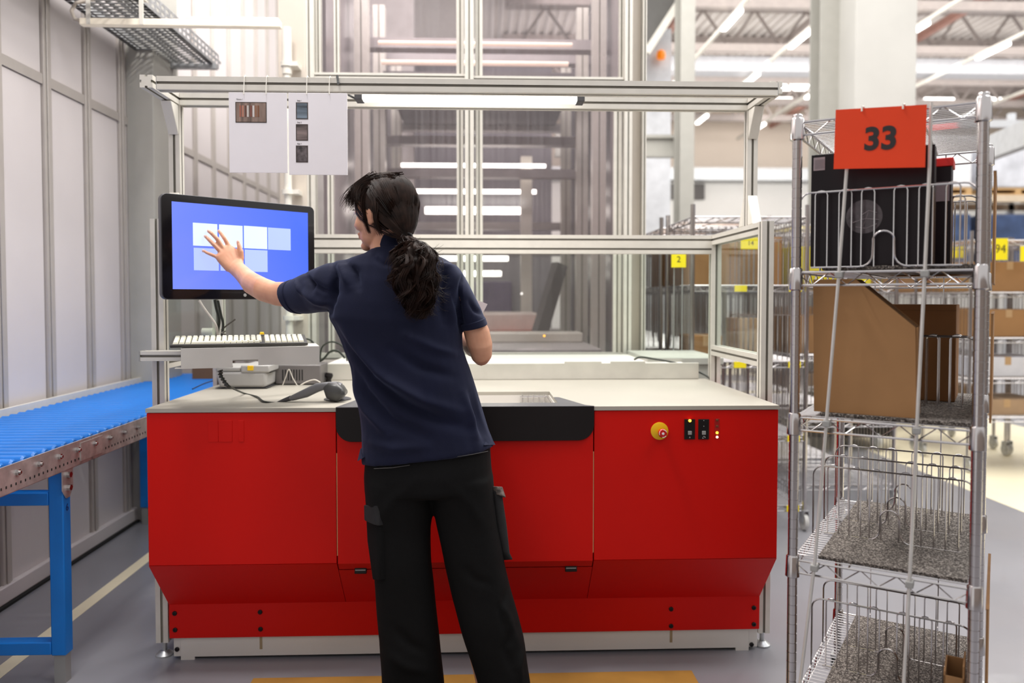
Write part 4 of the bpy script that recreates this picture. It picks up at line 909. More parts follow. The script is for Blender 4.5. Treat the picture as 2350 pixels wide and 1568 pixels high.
# wire dividers
def divider_mb(Wd=0.402, h=0.200, r=0.0025):
    mb = MB(); c = 0.028
    def arc(cx, cz, a0, a1, rad, n=5): return [(cx+rad*math.cos(R(a0+(a1-a0)*i/n)), 0, cz+rad*math.sin(R(a0+(a1-a0)*i/n))) for i in range(n+1)]
    mb.tube([(0, 0, 0)]+arc(c, h-c, 180, 90, c)+arc(Wd-c, h-c, 90, 0, c)+[(Wd, 0, 0)], r, 6)
    m = Wd/2
    mb.tube([(0.03, 0, 0.006), (m-0.055, 0, 0.006)]+arc(m-0.055, 0.036, -90, 0, 0.03)[1:]+[(m-0.024, 0, 0.065)]+arc(m, 0.07, 170, 10, 0.0245, 8)+[(m+0.024, 0, 0.065)]+arc(m+0.055, 0.036, 180, 270, 0.03)[:-1]+[(m+0.055, 0, 0.006), (Wd-0.03, 0, 0.006)], r, 6)
    for x0 in (0.038, 0.096, m-0.052, m+0.022, Wd-0.124, Wd-0.066):
        wd = 0.03
        lo = 0.006 if not (m-0.06 < x0 < m+0.05) else 0.006
        y_ = 0.003
        mb.tube([(x0, y_, lo), (x0, y_, h-0.008)]+[(x0+wd/2-wd/2*math.cos(R(a)), y_, h-0.008+0.012*math.sin(R(a))) for a in (30, 60, 90, 120, 150)]+[(x0+wd, y_, h-0.008), (x0+wd, y_, lo)], r*0.85, 5)
    return mb
dv0 = None
DIV = [(Z1, 0.018, 'in front of the black boxes on the top loaded shelf'), (Z1, 0.30, 'behind the first one on the top loaded shelf'), (Z1, 0.44, 'rearmost on the top loaded shelf'),
       (Z2, 0.30, 'right behind the cardboard file box'), (Z2, 0.36, 'before the rear cardboard box on the second shelf'),
       (Z3, 0.245, 'foremost of three on the third shelf'), (Z3, 0.415, 'middle one of three on the third shelf'), (Z3, 0.61, 'rearmost of three on the third shelf'),
       (Z4, 0.245, 'foremost on the lowest shelf'), (Z4, 0.42, 'rear one on the lowest shelf')]
for z, y, nm in DIV:
    t = rthing('wire_divider', 0.004, y, z+0.007, 'wire divider with keyhole arch, '+nm, 'divider', 'wire dividers of rack 33')
    if dv0 is None: dv0 = divider_mb().build('divider_wires', CHROME, t, local=True)
    else: share(dv0, 'divider_wires', (0, 0, 0), t)
# orange sign and its rods
yS = -0.030
cs = [rpx(u, v, yS) for u, v in ((1918, 252), (2127, 240), (2123, 384), (1913, 388))]
sx = sum(c[0] for c in cs)/4; sz = sum(c[1] for c in cs)/4
sg2 = rthing('number_sign', sx, yS, sz, 'orange sign with black number 33 hung at the top of the near rack', 'sign')
MB().prism([(c[0]-sx, 0, c[1]-sz) for c in cs], (0, 0.0018, 0)).build('sign_sheet', ORANGE, sg2, local=True)
q0, q1 = rpx(1982, 322, yS), rpx(2060, 318, yS)
nx, nz = (q0[0]+q1[0])/2-sx, (q0[1]+q1[1])/2-sz
hgt = abs(rpx(2020, 296, yS)[1]-rpx(2020, 348, yS)[1])
text_o = text_mesh('33', hgt*1.38, 0.0004, Matrix.Translation((nx, -0.0006, nz)) @ Matrix.Rotation(R(2.5), 4, 'Y') @ Matrix.Rotation(R(90), 4, 'X'), 'number', INK, None, bold=0.0026)
text_o.parent = sg2
for f in (0.30, 0.75):
    x = cs[0][0]+(cs[1][0]-cs[0][0])*f-sx; z = cs[0][1]+(cs[1][1]-cs[0][1])*f-sz
    MB().tube([(x, -0.003, z-0.008), (x, -0.003, z+0.003), (x+0.002, 0.01, z+0.006), (x+0.003, 0.02, z-0.004)], 0.0022, 6).build('sign_tie', PLASTW, sg2, local=True)
ROD = mat('clear_rod', (206, 204, 200), 0.25, metal=0.3)
yR = -0.018
for nm, pts in (('left', ((1946, 300), (1943, 388), (1925, 630), (1898, 950), (1870, 1290), (1836, 1568), (1822, 1680))), ('right', ((2137, 236), (2133, 388), (2123, 610), (2105, 960), (2088, 1320), (2074, 1568), (2069, 1680)))):
    q = [rpx(u, v, yR) for u, v in pts]
    t = rthing('plastic_rod', q[0][0], yR, q[0][1], 'long pale plastic rod running down the front of rack 33, %s one' % nm, 'rod', 'plastic rods of rack 33')
    MB().tube([(c[0]-q[0][0], 0, c[1]-q[0][1]) for c in q], 0.0042, 8).build('rod_tube', ROD, t, local=True)
    for z in (Z1, Z2, Z3):
        # clip where the rod meets the shelf
        for i in range(len(q)-1):
            if q[i][1] >= z-0.008 > q[i+1][1]:
                f = (q[i][1]-z+0.008)/(q[i][1]-q[i+1][1]); x = q[i][0]+(q[i+1][0]-q[i][0])*f
                MB().box(x-q[0][0]-0.009, x-q[0][0]+0.009, -0.006, 0.024, z-0.016-q[0][1], z+0.000-q[0][1]).build('rod_clip', PLASTG, t, bevel=0.002, local=True)
# goods on the shelves
def rbox(name, lab, u0, u1, v0, v1, yl, dep, m, zf=None, bevel=0.002, cat='box'):
    x0, zt0 = rpx(u0, v0, yl); x1, _ = rpx(u1, v0, yl); zb0 = zf
    t = rthing(name, x0, yl, zb0, lab, cat)
    MB().box(0, x1-x0, 0, dep, 0, zt0-zb0).build('box_body', m, t, bevel=bevel, local=True)
    return t, x1-x0, zt0-zb0
BB = mat('black_card', (24, 15, 20), 0.35, var=0.1, scale=6, spec=0.22)
t, bw, bh = rbox('black_box', 'flat black product box behind the orange number sign', 1862, 2146, 356, 600, 0.045, 0.055, BB, Z1+0.016)
MB().box(0.006, 0.034, -0.0008, 0, bh-0.042, bh-0.008).build('white_label', mat('grey_label', (168, 156, 160), 0.5), t, local=True)
for i in range(8): MB().box(0.010+i*0.003, 0.0115+i*0.003, -0.0012, -0.0007, bh-0.038, bh-0.014).build('bar_line', mat('label_line', (126, 116, 120), 0.5), t, local=True)
MB().lathe([(0.043, 0), (0.043, -0.0008), (0, -0.001)], (0.13, 0, 0.125), 32, 'y').build('round_seal', mat('seal_film', (66, 56, 60), 0.2, var=0.2, scale=60, bump=0.5, bscale=40), t, local=True)
mb = MB()
for a0, a1, b0, b1 in ((0.10, 0.165, 0.11, 0.12), (0.115, 0.14, 0.13, 0.10), (0.122, 0.16, 0.128, 0.14), (0.11, 0.16, 0.10, 0.095)): mb.tube([(a0, -0.0014, b0), ((a0+a1)/2, -0.0014, b1), (a1, -0.0014, b0+0.006)], 0.0006, 4)
mb.build('seal_scratch', mat('scratch_pale', (140, 128, 132), 0.4), t, local=True)['kind'] = 'stuff'
t, bw, bh = rbox('black_box', 'second black box with a red lid standing behind the flat one', 2090, 2184, 388, 600, 0.20, 0.085, BB, Z1+0.016)
MB().box(0.0, bw+0.004, -0.002, 0.085, bh, bh+0.022).build('red_lid', mat('red_lid', (206, 34, 30), 0.45), t, bevel=0.002, local=True)
MB().box(bw*0.5, bw*0.96, -0.001, 0, bh-0.09, bh-0.04).build('pale_print', mat('pale_print', (120, 104, 110), 0.5), t, local=True)
yl = 0.03; poly = [rpx(u, v, yl) for u, v in ((1866, 642), (1962, 640), (2101, 752), (2103, 950), (1868, 944))]
zf = Z2+0.0155; poly = [(x, max(z, zf)) for x, z in poly]; poly[3] = (poly[3][0], zf); poly[4] = (poly[4][0], zf)
t = rthing('file_box', poly[4][0], yl, zf, 'brown cardboard magazine file box with a slanted edge on the second shelf', 'box')
bx_, bz_ = poly[4][0], zf; P2 = [(x-bx_, z-bz_) for x, z in poly]; dpt = 0.12; th = 0.004
MB().prism([(x, 0, z) for x, z in P2], (0, th, 0)).build('front_side', CARD, t, local=True)
MB().prism([(x, dpt-th, z) for x, z in P2], (0, th, 0)).build('rear_side', CARD, t, local=True)
def strip(i, j, nm):
    a, b = P2[i], P2[j]
    dx, dz = b[0]-a[0], b[1]-a[1]; L_ = math.hypot(dx, dz); nx, nz = dz/L_*th, -dx/L_*th
    MB().prism([(a[0], th, a[1]), (b[0], th, b[1]), (b[0]+nx, th, b[1]+nz), (a[0]+nx, th, a[1]+nz)], (0, dpt-2*th, 0)).build(nm, CARDD, t, local=True)
strip(2, 3, 'end_wall') if False else MB().box(P2[3][0]-th, P2[3][0], th, dpt-th, 0, P2[2][1]).build('end_wall', CARD, t, local=True)
MB().box(0, th, th, dpt-th, 0, P2[0][1]).build('back_wall', CARD, t, local=True)
MB().box(th, P2[3][0]-th, th, dpt-th, 0, th).build('box_bottom', CARD, t, local=True)
MB().prism([(P2[1][0], th, P2[1][1]), (P2[2][0]-th, th, P2[2][1]), (P2[2][0]-th, th, P2[2][1]-0.004), (P2[1][0], th, P2[1][1]-0.004)], (0, dpt-2*th, 0)).build('slanted_flap', CARDD, t, local=True)
t, bw, bh = rbox('cardboard_box', 'brown cardboard box at the back of the second shelf of rack 33', 2030, 2195, 699, 905, 0.43, 0.2, mat('cardboard_dark', (142, 98, 56), 0.8, var=0.04), Z2+0.0155)
MB().box(0.0, bw, -0.001, 0.0, bh-0.018, bh-0.016).build('fold_line', CARDD, t, local=True)
for nm, x, y0, y1, z0, z1 in (('upper', RW+0.022, 0.06, 0.5, Z1-0.03, 1.64), ('middle', RW+0.022, 0.08, 0.5, Z2+0.01, 1.30), ('lower', RW+0.024, 0.02, 0.5, 0.16, 0.60)):
    t = rthing('cardboard_sheet', x, y0, z0, 'upright cardboard sheet leaning along the right side of rack 33, %s one' % nm, 'cardboard', 'cardboard sheets beside rack 33')
    MB().box(0, 0.005, 0, y1-y0, 0, z1-z0).build('sheet', CARD, t, local=True)
    MB().box(-0.001, 0.006, 0, y1-y0, z1-z0, z1-z0+0.002).build('sheet_edge', CARDD, t, local=True)
t = rthing('cardboard_box', RW-0.062, 0.03, Z4+0.0155, 'narrow open cardboard box at the right front of the lowest shelf', 'box')
MB().box(0, 0.004, 0, 0.1, 0, 0.15).box(0.04, 0.044, 0, 0.1, 0, 0.17).box(0, 0.044, 0, 0.004, 0, 0.14).box(0, 0.044, 0.1, 0.104, 0, 0.15).build('box_body', CARD, t, local=True)
MB().box(0.004, 0.04, 0.004, 0.1, 0, 0.003).build('box_bottom', CARDD, t, local=True)

# ================================================================== WIRE CARTS in the background
def cart_proto(w_, d_, zs, label, group, name='wire_cart', grid=True):
    t = thing(name, (0, 0, 0), label, 'cart', group)
    p = MB().cyl((0, 0, 0.1), (0, 0, zs[-1]+0.07), 0.0135, 10).build('post', CHROME, t, local=True)
    for (x, y) in ((w_, 0), (w_, d_), (0, d_)): share(p, 'post', (x, y, 0), t)
    s = shelf_mb(w_, d_, r=0.0042, step=0.035, zig=0.07, seg=4).build('shelf', CHROME, t, local=True); s.location = (0, 0, zs[0])
    for z in zs[1:]: share(s, 'shelf', (0, 0, z), t)
    if grid:
        for x in (0.004, w_-0.004):
            mb = MB()
            for i in range(1, 14): mb.tube([(x, d_*i/14, zs[0]), (x, d_*i/14, zs[-1])], 0.0028, 4, caps=False)
            mb.build('side_wires', CHROME, t, local=True)['kind'] = 'stuff'
        mb = MB()
        for i in range(1, 16): mb.tube([(w_*i/16, d_-0.006, zs[0]), (w_*i/16, d_-0.006, zs[-1])], 0.0028, 4, caps=False)
        mb.build('rear_wires', CHROME, t, local=True)['kind'] = 'stuff'
    for (x, y) in ((0, 0), (w_, 0), (w_, d_), (0, d_)): caster(t, x, y, GALV, WHL, 0.98)
    return t
ZS = (0.145, 0.55, 0.975, 1.41, 1.80)
CW, CD = 0.66, 0.60
g = 'wire carts parked behind the bench'
ords = ['nearest', 'second', 'third', 'fourth', 'fifth', 'sixth', 'seventh']
carts = []
pc = cart_proto(CW, CD, ZS, 'chrome wire cart parked behind the right side frame, nearest of its row', g)
pc.location = (1.19, 4.42, 0); carts.append(pc)
for k in range(1, 6):
    c_ = copy_tree(pc); c_.location = (1.19-0.012*k, 4.42+0.73*k, 0); c_['label'] = 'chrome wire cart parked behind the right side frame, %s of its row from the bench' % ords[k]; carts.append(c_)
for k in range(3):
    c_ = copy_tree(pc); c_.location = (1.97, 4.9+0.85*k, 0); c_['label'] = 'chrome wire cart seen just left of rack 33, %s of the second row' % ords[k]
for z in ZS[:4]:
    for x0 in (0.24, 0.555):
        MB().box(x0, x0+0.07, -0.012, -0.006, z-0.034, z+0.002).build('yellow_shelf_label', YTAG, pc, local=True)
# dividers of the near carts (visible through the side pane)
g2 = 'wire dividers in the near background cart'
t0 = None
for z, nm in ((ZS[2], 'shelf below the cardboard'), (ZS[3], 'shelf with the cardboard box')):
    for y in (0.05, 0.20):
        t = thing('wire_divider', (1.19+0.28, 4.42+y, z+0.006), '%s wire divider on the nearest background cart, %s' % ('front' if y < 0.1 else 'rear', nm), 'divider', g2)
        if t0 is None:
            mb = MB(); mb.tube([(0, 0, 0), (0, 0, 0.24), (0.02, 0, 0.26), (0.30, 0, 0.26), (0.32, 0, 0.24), (0.32, 0, 0)], 0.003, 5)
            for i in range(1, 11): mb.tube([(0.32*i/11, 0, 0), (0.32*i/11, 0, 0.26)], 0.0026, 4)
            t0 = mb.build('divider_wires', CHROME, t, local=True)
        else: share(t0, 'divider_wires', (0, 0, 0), t)
def cbox(x0, x1, y0, y1, z0, z1, lab, m=CARD, name='cardboard_box', group=None):
    t = thing(name, ((x0+x1)/2, y0, z0), lab, 'box', group)
    MB().box(x0, x1, y0, y1, z0, z1).build('box_body', m, t, bevel=0.003)
    MB().box((x0+x1)/2-0.025, (x0+x1)/2+0.025, y0-0.001, y1, z1, z1+0.001).box((x0+x1)/2-0.025, (x0+x1)/2+0.025, y0-0.001, y0, z1-0.06, z1).build('box_tape', mat('pale_tape', (186, 152, 112), 0.35), t)
    return t
cbox(1.22, 1.82, 4.72, 4.98, ZS[3]+0.008, ZS[3]+0.30, 'wide brown cardboard box on the nearest background cart')
cbox(1.21, 1.50, 5.12, 5.6, ZS[3]+0.008, ZS[3]+0.26, 'brown cardboard box on the second background cart')
cbox(1.24, 1.42, 4.60, 4.90, ZS[2]+0.008, ZS[2]+0.14, 'small brown cardboard box on the middle shelf of the nearest background cart')
cbox(1.55, 1.72, 4.70, 4.95, ZS[2]+0.008, ZS[2]+0.24, 'pale box between the dividers of the nearest background cart', mat('pale_carton', (206, 178, 146), 0.7))
cbox(1.98, 2.5, 5.0, 5.4, ZS[2]+0.008, ZS[2]+0.25, 'brown box on the middle shelf left of rack 33')
cbox(2.0, 2.5, 4.97, 5.4, ZS[3]+0.008, ZS[3]+0.26, 'yellow plastic tote on the cart left of rack 33', mat('yellow_tote', (206, 190, 40), 0.5), 'yellow_tote')
def ytag(u0, u1, v0, v1, Y, s, lab):
    a, b = at(u0, v0, Y=Y), at(u1, v1, Y=Y)
    t = thing('yellow_tag', ((a.x+b.x)/2, Y, a.z), lab, 'tag', 'yellow cart tags')
    MB().box(a.x, b.x, Y-0.001, Y+0.001, b.z, a.z).build('tag_sheet', YTAG, t)
    if s: text_mesh(s, (a.z-b.z)*0.55, 0.0005, Matrix.Translation(((a.x+b.x)/2, Y-0.0015, (a.z+b.z)/2)) @ Matrix.Rotation(R(90), 4, 'X'), 'tag_number', INK, t)
    return t, a, b
t, a, b = ytag(1541, 1574, 578, 614, 4.36, '2', 'yellow tag with a dark mark hanging behind the rear rail')
MB().tube([(a.x+0.02, 4.38, b.z), (a.x+0.02, 4.38, 1.0)], 0.003, 5).tube([(b.x-0.015, 4.38, b.z), (b.x-0.015, 4.38, 1.0)], 0.003, 5).build('tag_rods', PLASTG, t)['kind'] = 'stuff'
ytag(1700, 1745, 545, 572, 4.38, '14', 'yellow tag seen through the top of the right side pane')
# right background carts
g3 = 'wire carts along the cream lane'
RC = [(3.72, 5.85), (3.80, 6.75), (3.88, 7.65), (3.1, 7.9), (4.5, 5.9), (3.3, 9.2), (2.45, 8.6)]
nm3 = ['with the yellow 94 tag', 'second behind the 94 cart', 'third behind the 94 cart', 'seen between the posts of rack 33', 'far right', 'far one behind rack 33', 'far one between the columns and rack 33']
ZR = (0.42, 0.72, 1.03, 1.38, 1.78)
pc2 = None
for (x, y), n_ in zip(RC, nm3):
    if pc2 is None: pc2 = cart_proto(0.72, 0.62, ZR, 'chrome wire cart '+n_, g3); c_ = pc2
    else: c_ = copy_tree(pc2); c_['label'] = 'chrome wire cart '+n_
    c_.location = (x, y, 0)
bi = 0
for (x, y), n_ in list(zip(RC, nm3))[:5]:
    for z, hh, c__ in ((ZR[3], 0.24, CARD), (ZR[2], 0.22, CARD), (ZR[1], 0.16, mat('pale_bin', (206, 206, 214), 0.5)), (ZR[0], 0.13, mat('taupe_box', (168, 140, 112), 0.7))):
        cbox(x+0.05, x+0.66, y+0.08, y+0.5, z+0.01, z+hh, '%s box on the %s shelf of the cart %s' % ('pale' if c__.name == 'pale_bin' else 'brown', {ZR[3]: 'upper', ZR[2]: 'middle', ZR[1]: 'lower', ZR[0]: 'bottom'}[z], n_), c__, 'storage_box', 'boxes on the cream lane carts')
ytag(2279, 2312, 547, 597, 5.80, '94', 'yellow tag numbered 94 at the right edge')
ytag(2183, 2215, 560, 592, 6.72, '', 'plain yellow tag seen behind the dividers of rack 33')
ytag(2342, 2365, 565, 600, 5.80, '', 'yellow tag cut by the right picture edge')
# black wheeled base behind rack 33
pb = at(2120, 1060, Z=0)
bt_ = thing('black_trolley', (2.9, 7.0, 0), 'low black trolley with white wheels behind rack 33', 'trolley')
MB().box(2.72, 3.6, 6.7, 7.6, 0.12, 0.34).build('trolley_deck', BLACK, bt_, bevel=0.02)
for x, y in ((2.8, 6.75), (3.45, 6.75), (2.8, 7.5), (3.45, 7.5)):
    MB().lathe([(0.02, -0.02), (0.075, -0.018), (0.078, 0), (0.075, 0.018), (0.02, 0.02)], (x, y-0.03, 0.078), 20, 'x').box(x-0.03, x-0.024, y-0.06, y, 0.06, 0.13).box(x+0.024, x+0.03, y-0.06, y, 0.06, 0.13).build('wheel', WHL, bt_)
# pallet racking far right
rk_ = thing('pallet_racking', (9, 13, 0), 'pallet racking with shrink wrapped loads at the far right', 'racking')
RKM = mat('racking_grey', (198, 200, 204), 0.5); LOAD = mat('wrapped_load', (214, 216, 224), 0.35, var=0.12, scale=3)
for i in range(4):
    for y in (12.4, 13.6): MB().box(6.6+i*2.7, 6.7+i*2.7, y, y+0.1, 0, 4.6).build('upright', RKM, rk_)
for z in (1.75, 3.0, 4.2):
    for y in (12.4, 13.6): MB().box(6.6, 14.8, y, y+0.06, z-0.11, z).build('load_beam', RKM if z != 3.0 else mat('pale_beam', (214, 196, 172), 0.5), rk_)
li = 0
posn = ['lower', 'middle', 'upper']
for j, z in enumerate((1.75, 3.0)):
    for i in range(6):
        x = 6.8+i*1.32
        m_ = [LOAD, mat('navy_load', (58, 76, 112), 0.5, var=0.2, scale=4), mat('white_load', (232, 232, 236), 0.5, var=0.05)][(i+j*2) % 3] if j else mat('navy_load', (58, 76, 112), 0.5, var=0.2, scale=4)
        t = thing('pallet_load', (x+0.5, 12.45, z), 'wrapped pallet load on the %s racking level, %s from the left' % (posn[j], ords[i]), 'pallet load', 'pallet loads in the far racking')
        MB().box(x, x+1.1, 12.45, 13.5, z+0.12, z+0.95).build('goods', m_, t, bevel=0.03)
        MB().box(x, x+1.1, 12.45, 13.5, z, z+0.03).box(x, x+1.1, 12.45, 13.5, z+0.09, z+0.12).box(x, x+0.1, 12.45, 13.5, z+0.03, z+0.09).box(x+0.5, x+0.6, 12.45, 13.5, z+0.03, z+0.09).box(x+1.0, x+1.1, 12.45, 13.5, z+0.03, z+0.09).build('pallet', mat('pallet_wood', (196, 160, 112), 0.8), t)

a, b = at(2270, 342, Y=11.4), at(2420, 282, Y=9.4)
tag(MB().bar(a, b, 0.15, 0.34).build('mezzanine_edge', RKM, None), 'grey mezzanine edge beam crossing above the pallet racking at the right', 'beam')

# ================================================================== WOMAN
SKIN = bpy.data.materials.new('skin'); SKIN.use_nodes = True
nt = SKIN.node_tree; b_ = nt.nodes['Principled BSDF']; b_.inputs['Roughness'].default_value = 0.5
b_.inputs['Subsurface Weight'].default_value = 0.15; b_.inputs['Subsurface Radius'].default_value = (0.02, 0.008, 0.004); b_.inputs['Subsurface Scale'].default_value = 0.3
tc = nt.nodes.new('ShaderNodeTexCoord'); nz_ = nt.nodes.new('ShaderNodeTexNoise'); nz_.inputs['Scale'].default_value = 18; rp = nt.nodes.new('ShaderNodeValToRGB')
nt.links.new(tc.outputs['Object'], nz_.inputs['Vector']); nt.links.new(nz_.outputs['Fac'], rp.inputs['Fac']); nt.links.new(rp.outputs['Color'], b_.inputs['Base Color'])
rp.color_ramp.elements[0].position = 0.3; rp.color_ramp.elements[0].color = lin((204, 146, 116))+(1,); rp.color_ramp.elements[1].position = 0.7; rp.color_ramp.elements[1].color = lin((222, 168, 138))+(1,)
NAVY = mat('navy_cotton', (15, 19, 43), 0.85, var=0.05, scale=12, bump=0.25, bscale=700, spec=0.25)
NAVY.node_tree.nodes['Principled BSDF'].inputs['Sheen Weight'].default_value = 0.12
NAVY.node_tree.nodes['Principled BSDF'].inputs['Sheen Tint'].default_value = (0.5, 0.6, 1, 1)
BLK = mat('black_denim', (11, 11, 12), 0.85, var=0.15, scale=6, bump=0.3, bscale=500, spec=0.2)
HAIR = mat('dark_hair', (36, 22, 16), 0.5, var=0.3, scale=40, spec=0.16)
wom = thing('person', at(985, 1600, Y=2.45)*1.0, 'woman in navy polo shirt and black cargo trousers touching the screen', 'person')
wom.location.z = 0.0
WL = Vector(wom.location)
def P(u, v, Y): return at(u, v, Y=Y)
def ell(mb, c, M, r, n=16, k=10):
    vs = []; fs = []
    for i in range(k+1):
        ph = math.pi*i/k
        for j in range(n):
            t = 2*math.pi*j/n
            vs.append(Vector(c)+M @ Vector((r[0]*math.sin(ph)*math.cos(t), r[1]*math.sin(ph)*math.sin(t), r[2]*math.cos(ph))))
    for i in range(k):
        for j in range(n): fs.append((i*n+j, i*n+(j+1) % n, (i+1)*n+(j+1) % n, (i+1)*n+j))
    return mb.add(vs, fs)
def remesh(mb, name, m, parent, vox, smooth=6, fn=None):
    bmm = bmesh.new(); me = bpy.data.meshes.new(name); me.from_pydata(mb.v, [], mb.f)
    bmm.from_mesh(me); bmesh.ops.remove_doubles(bmm, verts=bmm.verts, dist=1e-6); bmesh.ops.recalc_face_normals(bmm, faces=bmm.faces); bmm.to_mesh(me); bmm.free()
    o = bpy.data.objects.new(name, me); C.objects.link(o)
    r_ = o.modifiers.new('r', 'REMESH'); r_.mode = 'VOXEL'; r_.voxel_size = vox
    if smooth: s_ = o.modifiers.new('s', 'SMOOTH'); s_.factor = 0.5; s_.iterations = smooth
    dg = bpy.context.evaluated_depsgraph_get(); m2 = bpy.data.meshes.new_from_object(o.evaluated_get(dg)); bpy.data.objects.remove(o)
    n = len(m2.vertices); co = np.empty(n*3, 'f'); m2.vertices.foreach_get('co', co); co = co.reshape(-1, 3)
    if fn is not None:
        no = np.empty(n*3, 'f'); m2.vertex_normals.foreach_get('vector', no); no = no.reshape(-1, 3); co = fn(co, no)
    co = co-np.array(WL, 'f'); m2.vertices.foreach_set('co', co.astype('f').ravel()); m2.update()
    m2.materials.clear(); m2.materials.append(m); m2.shade_smooth()
    o = bpy.data.objects.new(name, m2); C.objects.link(o); o.parent = parent; return o
def project(co):
    d = co-np.array([0, 0, CAM_H]); a = d @ np.array(RT); b = d @ np.array(UP); c = d @ np.array(FW)
    return np.stack([CX+F_PX*a/c, CY-F_PX*b/c], 1)
def folds(lines, gain=2.7):
    """raise/lower cloth along polylines given on the back view; (points, width_px, height_m)"""
    def fn(co, no):
        uv = project(co); disp = np.zeros(len(co))
        for pts, wpx, h in lines:
            best = np.full(len(co), 1e9); fade = np.zeros(len(co)); k = len(pts)-1
            for i in range(k):
                a = np.array(pts[i], float); b = np.array(pts[i+1], float); ab = b-a; L2 = ab @ ab
                t = np.clip(((uv-a) @ ab)/L2, 0, 1); d = np.linalg.norm(uv-(a+t[:, None]*ab), axis=1)
                g_ = (i+t)/k; f_ = np.sin(np.clip(g_, 0.04, 0.96)*math.pi)**0.6
                u = d < best; best[u] = d[u]; fade[u] = f_[u]
            disp += gain*h*fade*np.exp(-(best/wpx)**2)
        back = np.clip(-no[:, 1]*2+0.3, 0, 1)
        return co+no*(disp*back)[:, None]
    return fn

# ---- head frame
PHI = R(62)
HC = P(881, 487, 2.43)
HM = Matrix.Rotation(PHI, 3, 'Z') @ Matrix.Rotation(R(-2), 3, 'X')
def hp(x, y, z): return HC+HM @ Vector((x, y, z))
body = MB()
def he(c, r, k=None): ell(body, hp(*c), HM if k is None else HM @ k, r)
he((0, -0.008, 0.010), (0.071, 0.090, 0.094))
he((0, 0.028, -0.022), (0.060, 0.062, 0.078))
he((0, 0.036, -0.070), (0.046, 0.046, 0.040))
he((0, 0.068, -0.100), (0.020, 0.018, 0.016))
he((0.036, 0.052, -0.036), (0.022, 0.028, 0.024)); he((-0.036, 0.052, -0.036), (0.022, 0.028, 0.024))
he((0, 0.066, 0.020), (0.046, 0.020, 0.022))
loft(body, [(hp(-0.007, 0.082, 0.010), hp(0.007, 0.082, 0.010), 0.010), (hp(-0.008, 0.092, -0.012), hp(0.008, 0.092, -0.012), 0.012), (hp(-0.012, 0.098, -0.034), hp(0.012, 0.098, -0.034), 0.015), (hp(-0.010, 0.090, -0.044), hp(0.010, 0.090, -0.044), 0.012)])
he((0, 0.102, -0.034), (0.010, 0.009, 0.008)); he((0.012, 0.090, -0.038), (0.007, 0.010, 0.007)); he((-0.012, 0.090, -0.038), (0.007, 0.010, 0.007))
he((0, 0.084, -0.062), (0.021, 0.012, 0.0065)); he((0, 0.082, -0.073), (0.018, 0.012, 0.0075))
for s in (-1, 1):
    he((s*0.032, 0.068, 0.004), (0.015, 0.015, 0.013))
    ek = Matrix.Rotation(R(-12*s), 3, 'Z') @ Matrix.Rotation(R(-10), 3, 'X')
    he((s*0.074, -0.006, -0.012), (0.0075, 0.019, 0.031), ek); he((s*0.079, -0.012, -0.004), (0.005, 0.013, 0.022), ek); he((s*0.074, 0.0, -0.036), (0.006, 0.009, 0.011), ek)
# neck, torso core, legs core
loft(body, [(P(856, 520, 2.43), P(920, 515, 2.45), 0.050), (P(852, 556, 2.425), P(924, 550, 2.445), 0.052), (P(846, 585, 2.42), P(936, 580, 2.44), 0.056), (P(830, 612, 2.42), P(960, 608, 2.43), 0.065)])
loft(body, [(P(825, 615, 2.43), P(1010, 618, 2.43), 0.040), (P(805, 650, 2.44), P(1030, 655, 2.44), 0.055), (P(810, 730, 2.44), P(1035, 740, 2.44), 0.07), (P(845, 860, 2.45), P(1055, 870, 2.45), 0.07), (P(855, 980, 2.45), P(1095, 980, 2.45), 0.09), (P(860, 1080, 2.45), P(1105, 1080, 2.45), 0.095), (P(870, 1110, 2.45), P(1110, 1110, 2.45), 0.08)], e=2.3)
loft(body, [(P(858, 1090, 2.45), P(985, 1090, 2.45), 0.08), (P(872, 1250, 2.45), P(980, 1250, 2.45), 0.07), (P(892, 1400, 2.45), P(985, 1400, 2.45), 0.055), (P(905, 1560, 2.45), P(985, 1560, 2.45), 0.045), (P(915, 1655, 2.45), P(980, 1655, 2.45), 0.04)])
loft(body, [(P(995, 1090, 2.45), P(1120, 1090, 2.45), 0.08), (P(1020, 1250, 2.45), P(1130, 1250, 2.45), 0.07), (P(1050, 1400, 2.43), P(1150, 1400, 2.43), 0.055), (P(1090, 1560, 2.42), P(1175, 1560, 2.42), 0.045), (P(1110, 1665, 2.42), P(1180, 1665, 2.42), 0.04)])
# left arm reaching to the screen
scr_o = Vector(mo.location)
def scrY(u, v, off):
    d = ray(u, v); t = ((scr_o-ey*off-Vector((0, 0, CAM_H))).dot(ey))/d.dot(ey); return (Vector((0, 0, CAM_H))+d*t)
pw = scrY(538, 610, 0.045).y
ya = [2.44, 2.50, 2.545, 2.575, 2.60, 2.63, pw-0.04, pw-0.012, pw]
loft(body, [(P(810, 620, ya[0]), P(800, 685, ya[0]), 0.036), (P(740, 638, ya[1]), P(748, 696, ya[1]), 0.038), (P(690, 643, ya[2]), P(705, 710, ya[2]), 0.042), (P(654, 647, ya[3]), P(668, 707, ya[3]), 0.037), (P(630, 647, ya[4]), P(636, 702, ya[4]), 0.035),
            (P(606, 638, ya[5]), P(602, 692, ya[5]), 0.036), (P(583, 626, (ya[5]+ya[6])/2), P(573, 675, (ya[5]+ya[6])/2), 0.035), (P(569, 614, ya[6]), P(545, 644, ya[6]), 0.028), (P(559, 605, ya[7]), P(524, 624, ya[7]), 0.021), (P(556, 597, ya[8]), P(517, 615, ya[8]), 0.019)], e=2.1)
def H(u, v, off): return scrY(u, v, off)
